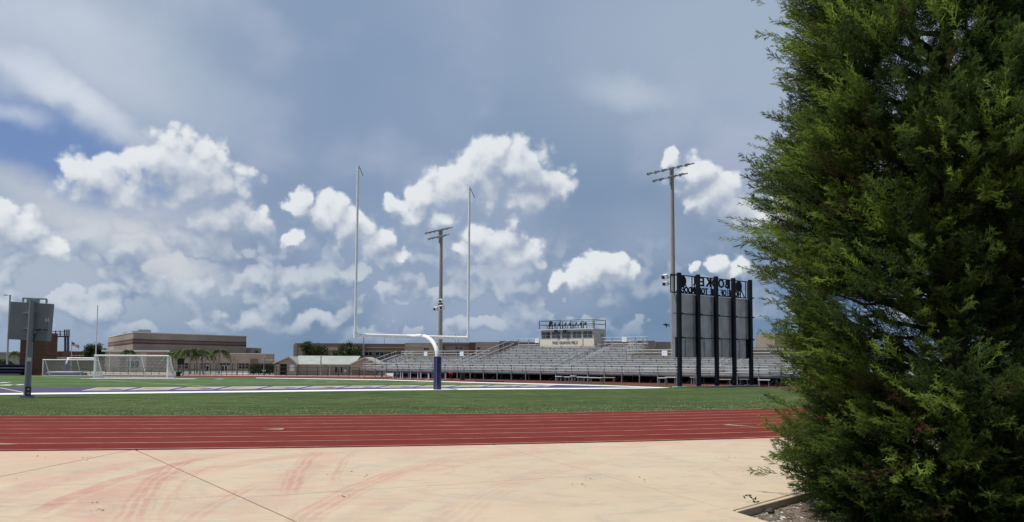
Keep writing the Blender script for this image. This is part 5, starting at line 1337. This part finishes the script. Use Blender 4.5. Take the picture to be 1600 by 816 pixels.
    P = np.array(P); D = np.array(D); S = np.array(S); T = np.array(T); U = np.array(U); N = len(P)
    up = np.tile([0, 0, 1.], (N, 1))+r.normal(0, .45, (N, 3)); Y_ = np.cross(up, D); Y_ /= np.linalg.norm(Y_, axis=1)[:, None]; Z_ = np.cross(D, Y_)
    vs, tones = [], []
    which = r.integers(0, 6, N); which[N-nl_:] = r.integers(6, 9, nl_); shade = r.uniform(0, 1, N); brown = np.array(BR+[0.0]*nl_)
    for w in range(len(TEMPL)):
        m_ = which == w; tri, tip = TEMPL[w]; q = tri.reshape(-1, 3)
        V = P[m_][:, None, :]+S[m_][:, None, None]*(q[None, :, 0:1]*D[m_][:, None, :]+q[None, :, 1:2]*Y_[m_][:, None, :]+q[None, :, 2:3]*Z_[m_][:, None, :])
        tone = np.clip(tip.reshape(-1)[None, :]*(.25+.75*T[m_])[:, None]*(.75+.35*U[m_])[:, None], 0, 1)  # yellow-green tips, plus painted shade inside the crown and a lit outer edge
        c = np.zeros(V.shape[:2]+(4,)); c[..., 0] = tone; c[..., 1] = brown[m_][:, None]; c[..., 2] = shade[m_][:, None]; c[..., 3] = 1
        vs.append(V.reshape(-1, 3)); tones.append(c.reshape(-1, 4))
    V = np.concatenate(vs).astype(np.float32); C = np.concatenate(tones).astype(np.float32); nv = len(V)
    me = bpy.data.meshes.new('crown'); me.vertices.add(nv); me.vertices.foreach_set('co', V.ravel()); me.loops.add(nv); me.loops.foreach_set('vertex_index', np.arange(nv, dtype=np.int32))
    me.polygons.add(nv//3); me.polygons.foreach_set('loop_start', np.arange(0, nv, 3, dtype=np.int32)); me.polygons.foreach_set('loop_total', np.full(nv//3, 3, dtype=np.int32))
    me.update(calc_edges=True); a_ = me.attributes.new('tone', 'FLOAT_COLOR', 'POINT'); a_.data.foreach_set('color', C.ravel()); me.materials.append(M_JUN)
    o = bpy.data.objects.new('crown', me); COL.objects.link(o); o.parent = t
    dup(t, (base.x+2.3, base.y+1.1, -.09), 2.4, 'second juniper standing close behind the big one at the right edge', .97)
    print('juniper sprays', N, 'triangles', nv//3)
juniper()

# a weed at the paving's corner and a stone on the mulch
w0 = gr(1183, 797, -.085); t = thing('weed', 'small leafy weed sprouting beside the edge of the paving', 'plant', w0)
L = lambda px, py: at(px, py, w0.y)-w0
MB().tube([(0,0,0), L(1182,790), L(1179,784), L(1175,779), L(1170,776)], [.006,.005,.004,.003,.002], 5).build('stem', M_LEAF, t)
MB().tube([L(1181,789), L(1175,788), L(1169,787)], [.004,.003,.002], 5).build('stem', M_LEAF, t)
rw = random.Random(4)
for px, py in ((1167,774),(1164,777),(1171,774),(1174,777),(1177,780),(1181,779),(1178,784),(1184,784),(1186,790),(1168,787),(1173,788)):
    c = L(px+rw.uniform(-1,1), py); u = Vector((rw.uniform(-1,1), rw.uniform(-.6,.6), rw.uniform(-.2,.6))).normalized()*.028; v = u.cross(Vector((.2,.9,.4))).normalized()*.012
    MB().add([c-u, c+v, c+u, c-v], [(0,1,2,3)]).build('leaf', M_LEAF, t)
ro = gr(1203, 802, -.085)
k = MB(); rs = random.Random(8); n = 9
ring = lambda z, s: [(ro.x+math.cos(2*math.pi*i/n)*s*rs.uniform(.8,1.2), ro.y+math.sin(2*math.pi*i/n)*s*.8*rs.uniform(.8,1.2), ro.z+z) for i in range(n)]
k.add(ring(-.01,.05)+ring(.025,.058)+ring(.05,.03), [(i,(i+1) % n,n+(i+1) % n,n+i) for i in range(n)]+[(n+i,n+(i+1) % n,2*n+(i+1) % n,2*n+i) for i in range(n)]+[tuple(range(2*n,3*n))])
tag(k.build('stone', mat('dark_stone', (.06,.05,.05), .9, .3, 20)), 'dark fist-sized stone on the mulch beside the paving corner', 'stone')
